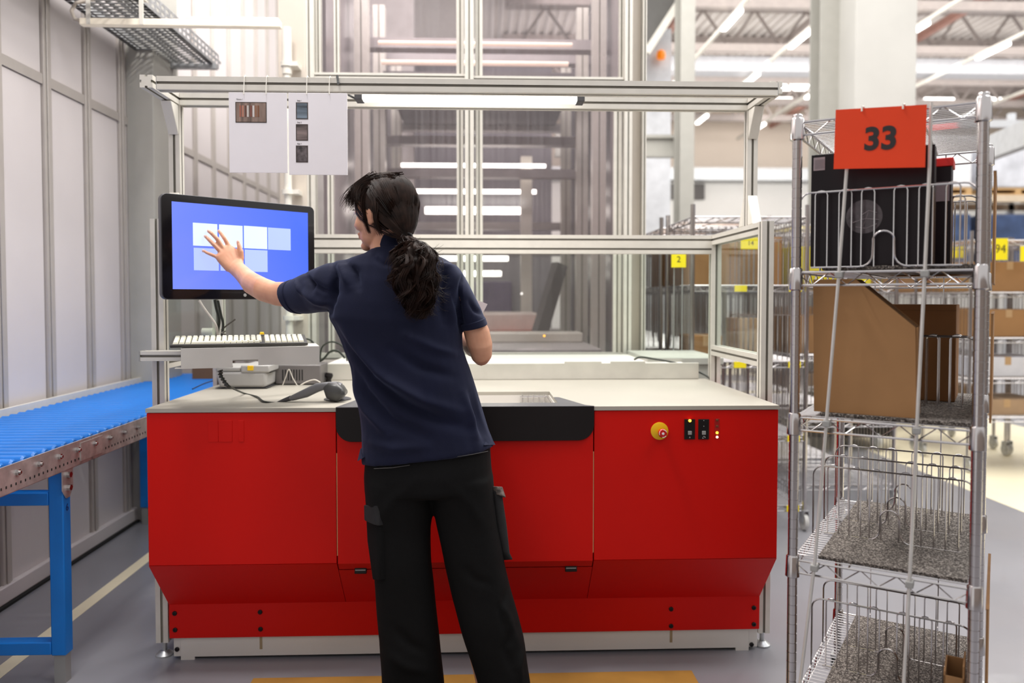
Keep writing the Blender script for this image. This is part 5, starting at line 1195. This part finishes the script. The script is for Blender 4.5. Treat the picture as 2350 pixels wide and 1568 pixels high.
loft(body, [(H(559, 607, 0.05), H(521, 624, 0.05), 0.019), (H(557, 592, 0.045), H(508, 610, 0.045), 0.016), (H(549, 578, 0.040), H(499, 600, 0.040), 0.014), (H(536, 566, 0.036), H(494, 592, 0.036), 0.012), (H(526, 560, 0.033), H(495, 586, 0.033), 0.009)], e=2.4)
def finger(pts, rs): 
    P_ = [H(u, v, o) for u, v, o in pts]
    body.tube(P_, rs, 10); ell(body, P_[-1], Matrix.Identity(3), (rs[-1],)*3, 10, 6)
    for q, r_ in list(zip(P_, rs))[1:-1]: ell(body, q, Matrix.Identity(3), (r_*1.06,)*3, 10, 6)
finger([(536, 588, 0.038), (524, 563, 0.034), (515, 547, 0.030), (508, 537, 0.020), (502, 530, 0.010)], [0.0085, 0.0082, 0.0078, 0.0070, 0.0060])
finger([(525, 592, 0.038), (512, 570, 0.034), (498, 548, 0.032), (486, 536, 0.022), (478, 530, 0.010)], [0.0088, 0.0085, 0.0079, 0.0072, 0.0062])
finger([(520, 598, 0.038), (505, 577, 0.034), (490, 561, 0.030), (479, 550, 0.020), (471, 542, 0.010)], [0.0085, 0.0080, 0.0075, 0.0068, 0.0058])
finger([(515, 604, 0.038), (498, 590, 0.032), (484, 584, 0.028), (474, 580, 0.018), (466, 575, 0.010)], [0.0078, 0.0070, 0.0066, 0.0060, 0.0052])
finger([(546, 610, 0.050), (553, 592, 0.054), (553, 578, 0.056), (549, 565, 0.048), (546, 555, 0.040)], [0.012, 0.0115, 0.0095, 0.0082, 0.0064])
for (a, b) in (((540, 602), (524, 566)), ((534, 604), (513, 573)), ((530, 607), (505, 579))):   # tendons
    body.tube([H(a[0], a[1], 0.060), H((a[0]+b[0])/2, (a[1]+b[1])/2, 0.052), H(b[0], b[1], 0.041)], 0.0028, 6)
# right arm: upper arm down, forearm forward holding a card
loft(body, [(P(1010, 625, 2.43), P(1052, 625, 2.43), 0.046), (P(1035, 680, 2.43), P(1085, 672, 2.43), 0.045), (P(1055, 735, 2.435), P(1108, 725, 2.435), 0.043), (P(1064, 765, 2.44), P(1123, 757, 2.44), 0.041), (P(1072, 795, 2.445), P(1130, 788, 2.445), 0.040), (P(1082, 822, 2.46), P(1129, 812, 2.46), 0.034), (P(1090, 830, 2.48), P(1122, 822, 2.48), 0.022)], e=2.1)
fa = [P(1100, 797, 2.455), P(1090, 795, 2.50), P(1068, 775, 2.57), P(1048, 752, 2.63), P(1040, 740, 2.66)]
body.tube(fa, [0.036, 0.037, 0.031, 0.024, 0.021], 14)
hb_ = fa[-1]
loft(body, [(hb_+Vector((-0.004, 0, -0.026)), hb_+Vector((0.004, 0, 0.026)), 0.016), (hb_+Vector((-0.012, 0.04, -0.020)), hb_+Vector((0.0, 0.04, 0.042)), 0.014), (hb_+Vector((-0.014, 0.075, -0.012)), hb_+Vector((0.0, 0.072, 0.052)), 0.011)], e=2.3)
for i in range(4):
    z = 0.046-i*0.018
    body.tube([hb_+Vector((0, 0.065, z)), hb_+Vector((0.012, 0.095, z+0.004)), hb_+Vector((0.035, 0.102, z+0.004)), hb_+Vector((0.05, 0.088, z+0.002))], [0.0082, 0.008, 0.0072, 0.006], 8)
body.tube([hb_+Vector((0.0, 0.01, 0.02)), hb_+Vector((0.018, 0.03, 0.05)), hb_+Vector((0.034, 0.055, 0.052)), hb_+Vector((0.046, 0.072, 0.046))], [0.012, 0.0105, 0.0088, 0.007], 8)
bo = remesh(body, 'body', SKIN, wom, 0.0032, 5)
# nails on the visible hand
NAIL = mat('nail', (236, 190, 172), 0.3)
for (u, v, o_) in ((502, 531, 0.0165), (478, 531, 0.0165), (471, 543, 0.0165), (466, 576, 0.0155), (546, 556, 0.0465)):
    mb = MB(); ell(mb, H(u, v, o_), Matrix.Identity(3), (0.0042, 0.0016, 0.0052), 8, 6); mb.build('nail', NAIL, bo)
for s in (-1, 1):
    mb = MB(); ell(mb, hp(s*0.032, 0.077, 0.003), HM, (0.0095, 0.0085, 0.0085)); e1 = mb.build('eye', mat('eye_white', (236, 232, 228), 0.2), bo)
    mb = MB(); ell(mb, hp(s*0.032, 0.0845, 0.003), HM, (0.0048, 0.0018, 0.0048)); mb.build('iris', mat('iris_brown', (50, 32, 22), 0.15), e1)
    MB().tube([hp(s*0.020, 0.087, 0.009), hp(s*0.032, 0.0915, 0.0115), hp(s*0.045, 0.083, 0.008)], 0.0013, 6).build('lashes', HAIR, bo)
    MB().tube([hp(s*0.014, 0.087, 0.024), hp(s*0.030, 0.087, 0.029), hp(s*0.050, 0.070, 0.024)], [0.001, 0.0022, 0.0008], 6).build('eyebrow', HAIR, bo)

# ---- shirt
sh_ = MB()
loft(sh_, [(P(852, 572, 2.43), P(944, 566, 2.44), 0.062), (P(838, 582, 2.43), P(985, 580, 2.44), 0.070), (P(806, 592, 2.43), P(1022, 594, 2.44), 0.080), (P(778, 608, 2.43), P(1046, 612, 2.44), 0.092), (P(764, 640, 2.43), P(1058, 650, 2.44), 0.105), (P(752, 690, 2.43), P(1058, 700, 2.44), 0.115),
            (P(752, 725, 2.43), P(1060, 740, 2.44), 0.12), (P(775, 775, 2.435), P(1062, 800, 2.44), 0.12), (P(800, 835, 2.44), P(1078, 845, 2.44), 0.12), (P(818, 900, 2.44), P(1092, 892, 2.44), 0.122), (P(826, 960, 2.445), P(1108, 945, 2.445), 0.128), (P(830, 1012, 2.45), P(1122, 990, 2.45), 0.134), (P(830, 1062, 2.45), P(1135, 1020, 2.45), 0.138)], n=32, e=2.4)
loft(sh_, [(P(830, 588, 2.43), P(800, 700, 2.43), 0.07), (P(792, 597, 2.44), P(768, 714, 2.44), 0.072), (P(762, 604, 2.46), P(742, 716, 2.46), 0.070), (P(728, 616, 2.495), P(728, 716, 2.495), 0.062), (P(690, 632, 2.535), P(708, 720, 2.535), 0.057), (P(668, 641, 2.56), P(697, 719, 2.56), 0.054), (P(654, 648, 2.575), P(688, 715, 2.575), 0.052)], n=24, e=2.2)
loft(sh_, [(P(990, 600, 2.43), P(1048, 610, 2.43), 0.065), (P(1000, 650, 2.43), P(1066, 632, 2.43), 0.072), (P(1022, 690, 2.43), P(1084, 666, 2.43), 0.068), (P(1042, 730, 2.435), P(1102, 702, 2.435), 0.063), (P(1056, 750, 2.437), P(1112, 728, 2.437), 0.060), (P(1061, 760, 2.438), P(1118, 743, 2.438), 0.058)], n=24, e=2.2)
LN = [([(752, 720), (790, 790), (850, 870), (930, 930), (1010, 965), (1080, 985)], 13, -0.010), ([(765, 735), (810, 800), (880, 870), (970, 920), (1060, 945)], 12, 0.007),
      ([(790, 820), (835, 900), (895, 965), (980, 1005)], 12, -0.008), ([(800, 860), (840, 940), (890, 1000)], 9, 0.006), ([(900, 800), (970, 845), (1040, 865)], 11, -0.006), ([(930, 770), (1000, 800), (1055, 815)], 10, 0.005),
      ([(1068, 625), (1056, 670), (1052, 715), (1060, 762)], 7, -0.009), ([(1030, 660), (1034, 710), (1045, 750)], 12, 0.006), ([(1025, 620), (1012, 680), (1018, 740)], 10, -0.005),
      ([(764, 602), (770, 640), (764, 690), (756, 716)], 6, -0.008), ([(700, 640), (740, 665), (775, 672)], 7, -0.005), ([(690, 665), (725, 690), (760, 700)], 8, 0.006), ([(702, 628), (712, 650), (716, 672)], 5, -0.006), ([(678, 645), (688, 660), (694, 676)], 4, 0.005),
      ([(795, 600), (815, 625), (822, 660)], 8, -0.007), ([(775, 606), (790, 630), (800, 660)], 8, 0.006), ([(860, 590), (880, 606), (930, 606)], 6, -0.003), ([(1080, 900), (1100, 960), (1112, 1010)], 9, -0.006), ([(1065, 900), (1084, 960), (1094, 1020)], 9, 0.005), ([(840, 1010), (900, 1030), (980, 1025)], 12, 0.004), ([(1075, 690), (1090, 712), (1104, 720)], 5, -0.004)]
def shirt_fn(co, no):
    co = folds(LN)(co, no)
    q = co*7.0; n_ = np.array([noise.noise(Vector(map(float, p))) for p in q])
    return co+no*(n_*0.004)[:, None]
shirt = remesh(sh_, 'polo_shirt', NAVY, wom, 0.006, 5, shirt_fn)
# collar, cuffs, hem slits, seams
mb = MB(); loft(mb, [(P(847, 592, 2.43), P(950, 588, 2.44), 0.066), (P(853, 566, 2.43), P(943, 560, 2.44), 0.060), (P(862, 545, 2.432), P(934, 540, 2.442), 0.056), (P(866, 541, 2.432), P(930, 537, 2.442), 0.050)], n=28, cap=False)
mb.build('collar', NAVY, shirt)
mb = MB(); loft(mb, [(P(668, 641, 2.56), P(698, 720, 2.56), 0.056), (P(652, 647, 2.577), P(688, 717, 2.577), 0.0545)], n=28, cap=True, e=2.2); mb.build('sleeve_cuff', NAVY, shirt, bevel=0.003)
mb = MB(); loft(mb, [(P(1054, 744, 2.436), P(1113, 727, 2.436), 0.0615), (P(1059, 758, 2.438), P(1119, 744, 2.438), 0.0605)], n=28, cap=True, e=2.2); mb.build('sleeve_cuff', NAVY, shirt, bevel=0.003)
MB().prism([P(827, 1030, 2.45), P(832, 1052, 2.36), P(820, 1059, 2.40)], (0.004, 0.02, 0)).build('hem_tail', NAVY, shirt)
MB().prism([P(1122, 995, 2.45), P(1137, 1021, 2.42), P(1112, 1022, 2.36)], (-0.004, 0.012, 0)).build('hem_tail', NAVY, shirt)

# ---- trousers
tm = MB()
loft(tm, [(P(838, 1045, 2.45), P(1126, 1010, 2.45), 0.122), (P(836, 1090, 2.45), P(1130, 1070, 2.45), 0.13), (P(838, 1125, 2.45), P(1136, 1115, 2.45), 0.125), (P(842, 1132, 2.45), P(1138, 1126, 2.45), 0.105)], n=32, e=2.4)
loft(tm, [(P(838, 1100, 2.45), P(993, 1100, 2.45), 0.115), (P(841, 1150, 2.45), P(992, 1150, 2.45), 0.11), (P(849, 1210, 2.45), P(988, 1210, 2.45), 0.10), (P(857, 1290, 2.445), P(990, 1290, 2.445), 0.095), (P(864, 1370, 2.44), P(997, 1370, 2.44), 0.09), (P(872, 1460, 2.44), P(1009, 1460, 2.44), 0.09), (P(877, 1568, 2.44), P(1020, 1568, 2.44), 0.09), (P(880, 1645, 2.44), P(1026, 1645, 2.44), 0.095)], n=28, e=2.3)
loft(tm, [(P(985, 1100, 2.45), P(1134, 1090, 2.45), 0.115), (P(994, 1150, 2.45), P(1138, 1140, 2.45), 0.11), (P(1004, 1210, 2.445), P(1146, 1210, 2.445), 0.10), (P(1020, 1290, 2.44), P(1158, 1290, 2.44), 0.095), (P(1038, 1370, 2.43), P(1178, 1370, 2.43), 0.09), (P(1062, 1460, 2.42), P(1201, 1460, 2.42), 0.09), (P(1096, 1568, 2.41), P(1217, 1568, 2.41), 0.09), (P(1112, 1650, 2.41), P(1224, 1650, 2.41), 0.095)], n=28, e=2.3)
LT = [([(1150, 1380), (1170, 1430), (1186, 1480)], 9, 0.008), ([(1165, 1350), (1150, 1400), (1160, 1450)], 8, -0.008), ([(1180, 1440), (1160, 1490), (1175, 1540)], 10, -0.008), ([(1200, 1480), (1190, 1530), (1195, 1568)], 7, 0.008),
      ([(960, 1100), (900, 1150), (870, 1200)], 12, 0.004), ([(1030, 1110), (1080, 1160), (1110, 1210)], 12, 0.004), ([(900, 1440), (940, 1480), (985, 1500)], 12, -0.006), ([(890, 1500), (930, 1530), (990, 1545)], 12, 0.006), ([(1060, 1300), (1090, 1330), (1130, 1345)], 10, -0.005)]
def tr_fn(co, no):
    co = folds(LT, 1.3)(co, no); n_ = np.array([noise.noise(Vector(map(float, p))*6.0) for p in co]); return co+no*(n_*0.005)[:, None]
trs = remesh(tm, 'trousers', BLK, wom, 0.007, 5, tr_fn)
BLK2 = mat('charcoal_pocket', (20, 20, 23), 0.8, var=0.2, scale=20, bump=0.3, bscale=300)
mb = MB(); loft(mb, [(P(845, 1165, 2.42), P(878, 1165, 2.362), 0.016), (P(850, 1240, 2.415), P(882, 1240, 2.355), 0.018), (P(862, 1328, 2.41), P(880, 1332, 2.355), 0.014)], n=16, e=3.5); pk = mb.build('cargo_pocket', BLK, trs, bevel=0.003)
mb = MB(); loft(mb, [(P(843, 1158, 2.42), P(880, 1158, 2.357), 0.021), (P(845, 1190, 2.415), P(880, 1206, 2.353), 0.023)], n=16, e=3.5); mb.build('pocket_flap', BLK2, pk, bevel=0.002)
mb = MB(); loft(mb, [(P(1122, 1125, 2.43), P(1144, 1125, 2.45), 0.028), (P(1130, 1200, 2.43), P(1155, 1198, 2.45), 0.032), (P(1142, 1262, 2.43), P(1161, 1268, 2.45), 0.028), (P(1152, 1285, 2.43), P(1161, 1286, 2.45), 0.03)], n=16, e=3); pk = mb.build('cargo_pocket', BLK2, trs, bevel=0.003)
mb = MB(); loft(mb, [(P(1124, 1116, 2.43), P(1144, 1117, 2.45), 0.03), (P(1128, 1134, 2.43), P(1151, 1142, 2.45), 0.035)], n=16, e=3); mb.build('pocket_flap', mat('worn_flap', (104, 94, 88), 0.8, var=0.4, scale=80, bump=0.4, bscale=200), pk, bevel=0.002)
# stitch line of the waistband
MB().tube([P(858, 1076, 2.332), P(900, 1074, 2.322), P(940, 1068, 2.320)], 0.0009, 4).tube([P(1040, 1050, 2.322), P(1080, 1044, 2.325), P(1120, 1036, 2.36)], 0.0009, 4).build('waist_stitch', mat('grey_thread', (70, 68, 68), 0.7), trs)
# shoes
for cx_, Yc in ((952, 2.46), (1150, 2.43)):
    c = at(cx_, 1640, Y=Yc); x = c.x
    mb = MB(); loft(mb, [((x-0.035, Yc-0.11, 0.065), (x+0.035, Yc-0.11, 0.065), 0.03), ((x-0.042, Yc-0.06, 0.075), (x+0.042, Yc-0.06, 0.075), 0.045), ((x-0.045, Yc+0.02, 0.07), (x+0.045, Yc+0.02, 0.07), 0.04), ((x-0.05, Yc+0.1, 0.056), (x+0.05, Yc+0.1, 0.056), 0.026), ((x-0.03, Yc+0.15, 0.05), (x+0.03, Yc+0.15, 0.05), 0.018)], e=2.6)
    so_ = mb.build('shoe', mat('black_shoe', (24, 24, 26), 0.5), wom)
    MB().prism([(x+sx_*math.sin(t_)*0.052, Yc+0.02-0.135*math.cos(t_), 0.0148) for t_ in np.linspace(0, math.pi, 10) for sx_ in (1,)]+[(x-math.sin(t_)*0.052, Yc+0.02+0.135*math.cos(t_), 0.0148) for t_ in np.linspace(0, math.pi, 10)][1:-1], (0, 0, 0.028)).build('sole', mat('shoe_sole', (58, 58, 60), 0.7), so_)
# card in the right hand
cd = thing('paper_card', hb_+Vector((0.05, 0.08, 0.04)), 'white card held in the right hand of the woman', 'paper')
k1 = P(1119, 698, 2.74); k0_ = hb_+Vector((0.03, 0.085, 0.03))
MB().prism([k1, k0_+Vector((0.05, 0.0, -0.04)), k0_+Vector((-0.06, 0, 0.0)), k0_+Vector((-0.03, 0.0, 0.075))], (0, 0.001, 0)).build('card_sheet', PAPER, cd)

# ---- hair
rng = np.random.default_rng(3)
hr = MB()
# scalp shell
SC = Vector((0, -0.014, 0.016)); SR = (0.081, 0.0975, 0.101)
n_, k_ = 64, 44
vs = []; ok = []
for i in range(k_+1):
    ph = math.pi*i/k_
    for j in range(n_):
        t = 2*math.pi*j/n_; d = Vector((math.sin(ph)*math.cos(t), math.sin(ph)*math.sin(t), math.cos(ph)))
        r_ = 1+0.012*math.sin(t*23+ph*3)+0.012*noise.noise(d*6)
        q = SC+Vector((d.x*SR[0], d.y*SR[1], d.z*SR[2]))*r_
        vs.append(hp(*q))
        face = d.y > 0.40 and d.z < 0.50+0.3*abs(d.x)
        side = d.y > 0.02 and d.z < -0.10 and abs(d.x) > 0.3
        low = d.z < -0.78
        ok.append(not (face or side or low))
fs = []
for i in range(k_):
    for j in range(n_):
        f = (i*n_+j, i*n_+(j+1) % n_, (i+1)*n_+(j+1) % n_, (i+1)*n_+j)
        if all(ok[q] for q in f): fs.append(f)
hr.add(vs, fs)
hair = hr.build('hair', HAIR, wom, smooth=True)
so2 = hair.modifiers.new('s', 'SOLIDIFY'); so2.thickness = 0.006; so2.offset = -1
TIE = P(934, 546, 2.335)
def to_head(p): return HM.transposed() @ (p-HC)
tie_l = to_head(TIE)
tdir = Vector(((tie_l.x-SC.x)/SR[0], (tie_l.y-SC.y)/SR[1], (tie_l.z-SC.z)/SR[2])); tr_ = tdir.length; tdir.normalize()
def strandtube(mb, pts, r0, r1=None):
    k = len(pts); r1 = r0*0.35 if r1 is None else r1
    mb.tube(pts, [r0+(r1-r0)*i/(k-1) for i in range(k)], 3, caps=False)
st = MB()
LK = [Vector(rng.normal(size=3)).normalized() for _ in range(150)]; LA = rng.uniform(0.995, 1.055, 150); LP = rng.uniform(0, 6.28, 150)
for s in range(3000):
    while True:
        d = Vector(rng.normal(size=3)); d.normalize()
        if d.z > -0.60 and not (d.y > 0.44 and d.z < 0.50+0.3*abs(d.x)) and not (d.y > 0.03 and d.z < -0.08): break
    li_ = max(range(150), key=lambda i: d.dot(LK[i])); d = (d*0.55+LK[li_]*0.45).normalized() if d.dot(LK[li_]) > 0.9 else d
    if d.y > 0.46 and d.z < 0.45: continue
    pts = []; ph = LP[li_]; am = 0.035; lift = LA[li_]+rng.uniform(-0.012, 0.012); o_ = rng.uniform(-0.03, 0.03, 3)
    for i in range(11):
        f = i/10; q = d.slerp(tdir, f) if d.dot(tdir) > -0.98 else d
        if f > 0.72: g_ = (f-0.72)/0.28; rr_ = lift*(1-g_)+tr_*g_
        else: rr_ = lift+0.012*math.sin(f*4+ph)
        w_ = Vector((math.sin(ph+f*7), math.cos(ph+f*6), math.sin(ph*2+f*5)))*am+Vector(map(float, o_))
        q = (q+w_*0.6*min(1, f*3+0.2)).normalized()
        pts.append(hp(SC.x+q.x*SR[0]*rr_, SC.y+q.y*SR[1]*rr_, SC.z+q.z*SR[2]*rr_))
    strandtube(st, pts, rng.uniform(0.0008, 0.0019))
st.build('hair_strands', HAIR, hair)['kind'] = 'stuff'
# fringe and side locks
fg = MB()
def curve(pts, n=12):
    Pp = [Vector(q) for q in pts]; out = []
    for i in range(len(Pp)-1):
        p0, p1, p2, p3 = Pp[max(i-1, 0)], Pp[i], Pp[i+1], Pp[min(i+2, len(Pp)-1)]
        for k in range(4):
            t = k/4; out.append(0.5*((2*p1)+(p2-p0)*t+(2*p0-5*p1+4*p2-p3)*t*t+(3*p1-p0-3*p2+p3)*t**3))
    out.append(Pp[-1]); return out
FR = [([(-0.005, -0.06, 0.100), (-0.015, 0.02, 0.106), (-0.03, 0.072, 0.082), (-0.034, 0.095, 0.052)], 150, 0.012, 0.012), ([(-0.03, -0.06, 0.090), (-0.052, 0.010, 0.088), (-0.070, 0.040, 0.064), (-0.078, 0.036, 0.03)], 150, 0.012, 0.010), ([(0.03, -0.05, 0.098), (0.04, 0.03, 0.098), (0.045, 0.07, 0.078), (0.04, 0.09, 0.055)], 100, 0.012, 0.012),
      ([(0.00, 0.045, 0.100), (-0.02, 0.080, 0.080), (-0.03, 0.100, 0.056), (-0.030, 0.108, 0.034)], 110, 0.016, 0.020), ([(0.02, 0.05, 0.098), (0.02, 0.086, 0.076), (0.015, 0.105, 0.052), (0.01, 0.118, 0.024)], 50, 0.016, 0.022),
      ([(-0.03, 0.035, 0.096), (-0.060, 0.055, 0.075), (-0.074, 0.050, 0.045), (-0.072, 0.058, 0.022)], 100, 0.012, 0.014),
      ([(-0.055, 0.0, 0.08), (-0.080, 0.012, 0.045), (-0.084, 0.014, 0.0), (-0.082, 0.010, -0.035), (-0.076, 0.002, -0.068)], 80, 0.009, 0.005),
      ([(-0.065, -0.01, 0.07), (-0.084, -0.03, 0.01), (-0.084, -0.028, -0.03), (-0.074, -0.028, -0.058), (-0.062, -0.03, -0.075)], 60, 0.008, 0.008),
      ([(0.055, 0.02, 0.08), (0.080, 0.03, 0.045), (0.084, 0.030, 0.0), (0.080, 0.022, -0.045), (0.072, 0.012, -0.078)], 80, 0.010, 0.010)]
for pts, cnt, s0_, s1_ in FR:
    for _ in range(cnt):
        off0 = Vector(rng.normal(size=3))*s0_*0.6; off1 = Vector(rng.normal(size=3))*s1_*0.6; k = len(pts)
        q = [Vector(p)+off0*(1-i/(k-1))+off1*(i/(k-1)) for i, p in enumerate(pts)]
        out = []
        for x in q:   # keep outside the skull
            dd = Vector((x.x/0.074, (x.y+0.008)/0.094, (x.z-0.01)/0.097)); L_ = dd.length
            if L_ < 1.04 and x.z > -0.03: x = Vector((x.x*1.04/L_, (x.y+0.008)*1.04/L_-0.008, (x.z-0.01)*1.04/L_+0.01))
            out.append(hp(*x))
        strandtube(fg, curve(out), rng.uniform(0.0007, 0.0014), 0.0002)
fg.build('fringe', HAIR, hair)['kind'] = 'stuff'
# ponytail
pn = MB()
PC = [(934, 548, 2.325, 0.014), (950, 566, 2.302, 0.050), (953, 600, 2.288, 0.070), (951, 640, 2.282, 0.072), (956, 680, 2.283, 0.058), (962, 708, 2.288, 0.036), (964, 726, 2.292, 0.014)]
loft(pn, [(P(u-w_*500, v, Y), P(u+w_*500, v, Y), w_*0.42) for u, v, Y, w_ in PC], n=20)
tailm = remesh(pn, 'ponytail', HAIR, hair, 0.005, 4, lambda co, no: co+no*(np.array([noise.noise(Vector((float(p[0])*60, float(p[1])*60, float(p[2])*14))) for p in co])*0.016)[:, None])
pst = MB()
for cl_ in range(95):
    th = rng.uniform(0, 2*math.pi); rad = rng.uniform(0.55, 1.05); ph = rng.uniform(0, 6.28); fr_ = rng.uniform(3.0, 6.5); am = rng.uniform(0.006, 0.016)
    f0 = rng.uniform(0, 0.55) if cl_ % 3 else 0.0; ln = min(1-f0, rng.uniform(0.35, 0.8)); sw = rng.uniform(-0.012, 0.02)
    for s in range(18):
        o_ = rng.normal(size=3)*0.0032; pts = []
        for i in range(15):
            f = f0+ln*i/14; x = f*(len(PC)-1); a = min(int(x), len(PC)-2); g_ = x-a
            u, v, Y, w_ = [PC[a][k]*(1-g_)+PC[a+1][k]*g_ for k in range(4)]
            c = P(u, v, Y); e_ = (i/14)**2; op = 0.35+e_*1.3
            cx_ = math.cos(th)*w_*0.86*rad+math.sin(ph+f*fr_*4.2)*am+sw*e_*(1 if math.cos(th) > 0 else -0.4)
            cy_ = -abs(math.sin(th))*w_*0.62*rad-0.004 if math.sin(th) < 0.6 else math.sin(th)*w_*0.4
            pts.append(c+Vector((cx_+o_[0]*op*1.6, cy_+math.cos(ph+f*fr_*4.2)*am*0.7+o_[1]*op, math.cos(ph*1.7+f*fr_*3.3)*am*0.6+o_[2]*op)))
        strandtube(pst, pts, rng.uniform(0.0008, 0.0017), 0.0003)
for s in range(70):   # loose ends at the right
    f = rng.uniform(0.1, 0.7); x = f*(len(PC)-1); a = int(x); u, v, Y, w_ = PC[a]; c = P(u+w_*600, v+rng.uniform(0, 30), Y)
    d = Vector((rng.uniform(0.02, 0.05), rng.uniform(-0.01, 0.01), rng.uniform(-0.05, 0.02)))
    strandtube(pst, curve([c-Vector((0.03, 0.01, -0.02)), c, c+d*0.6+Vector((0, 0, -0.008)), c+d]), 0.0009, 0.0002)
pst.build('curls', HAIR, hair)['kind'] = 'stuff'
mb = MB(); mb.tube([TIE+Vector((0.016*math.cos(a), -0.004+0.004*math.sin(a), 0.014*math.sin(a))) for a in np.linspace(0, 2*math.pi, 16)[:-1]], 0.0035, 8, closed=True); mb.build('hair_tie', BLACK, hair)
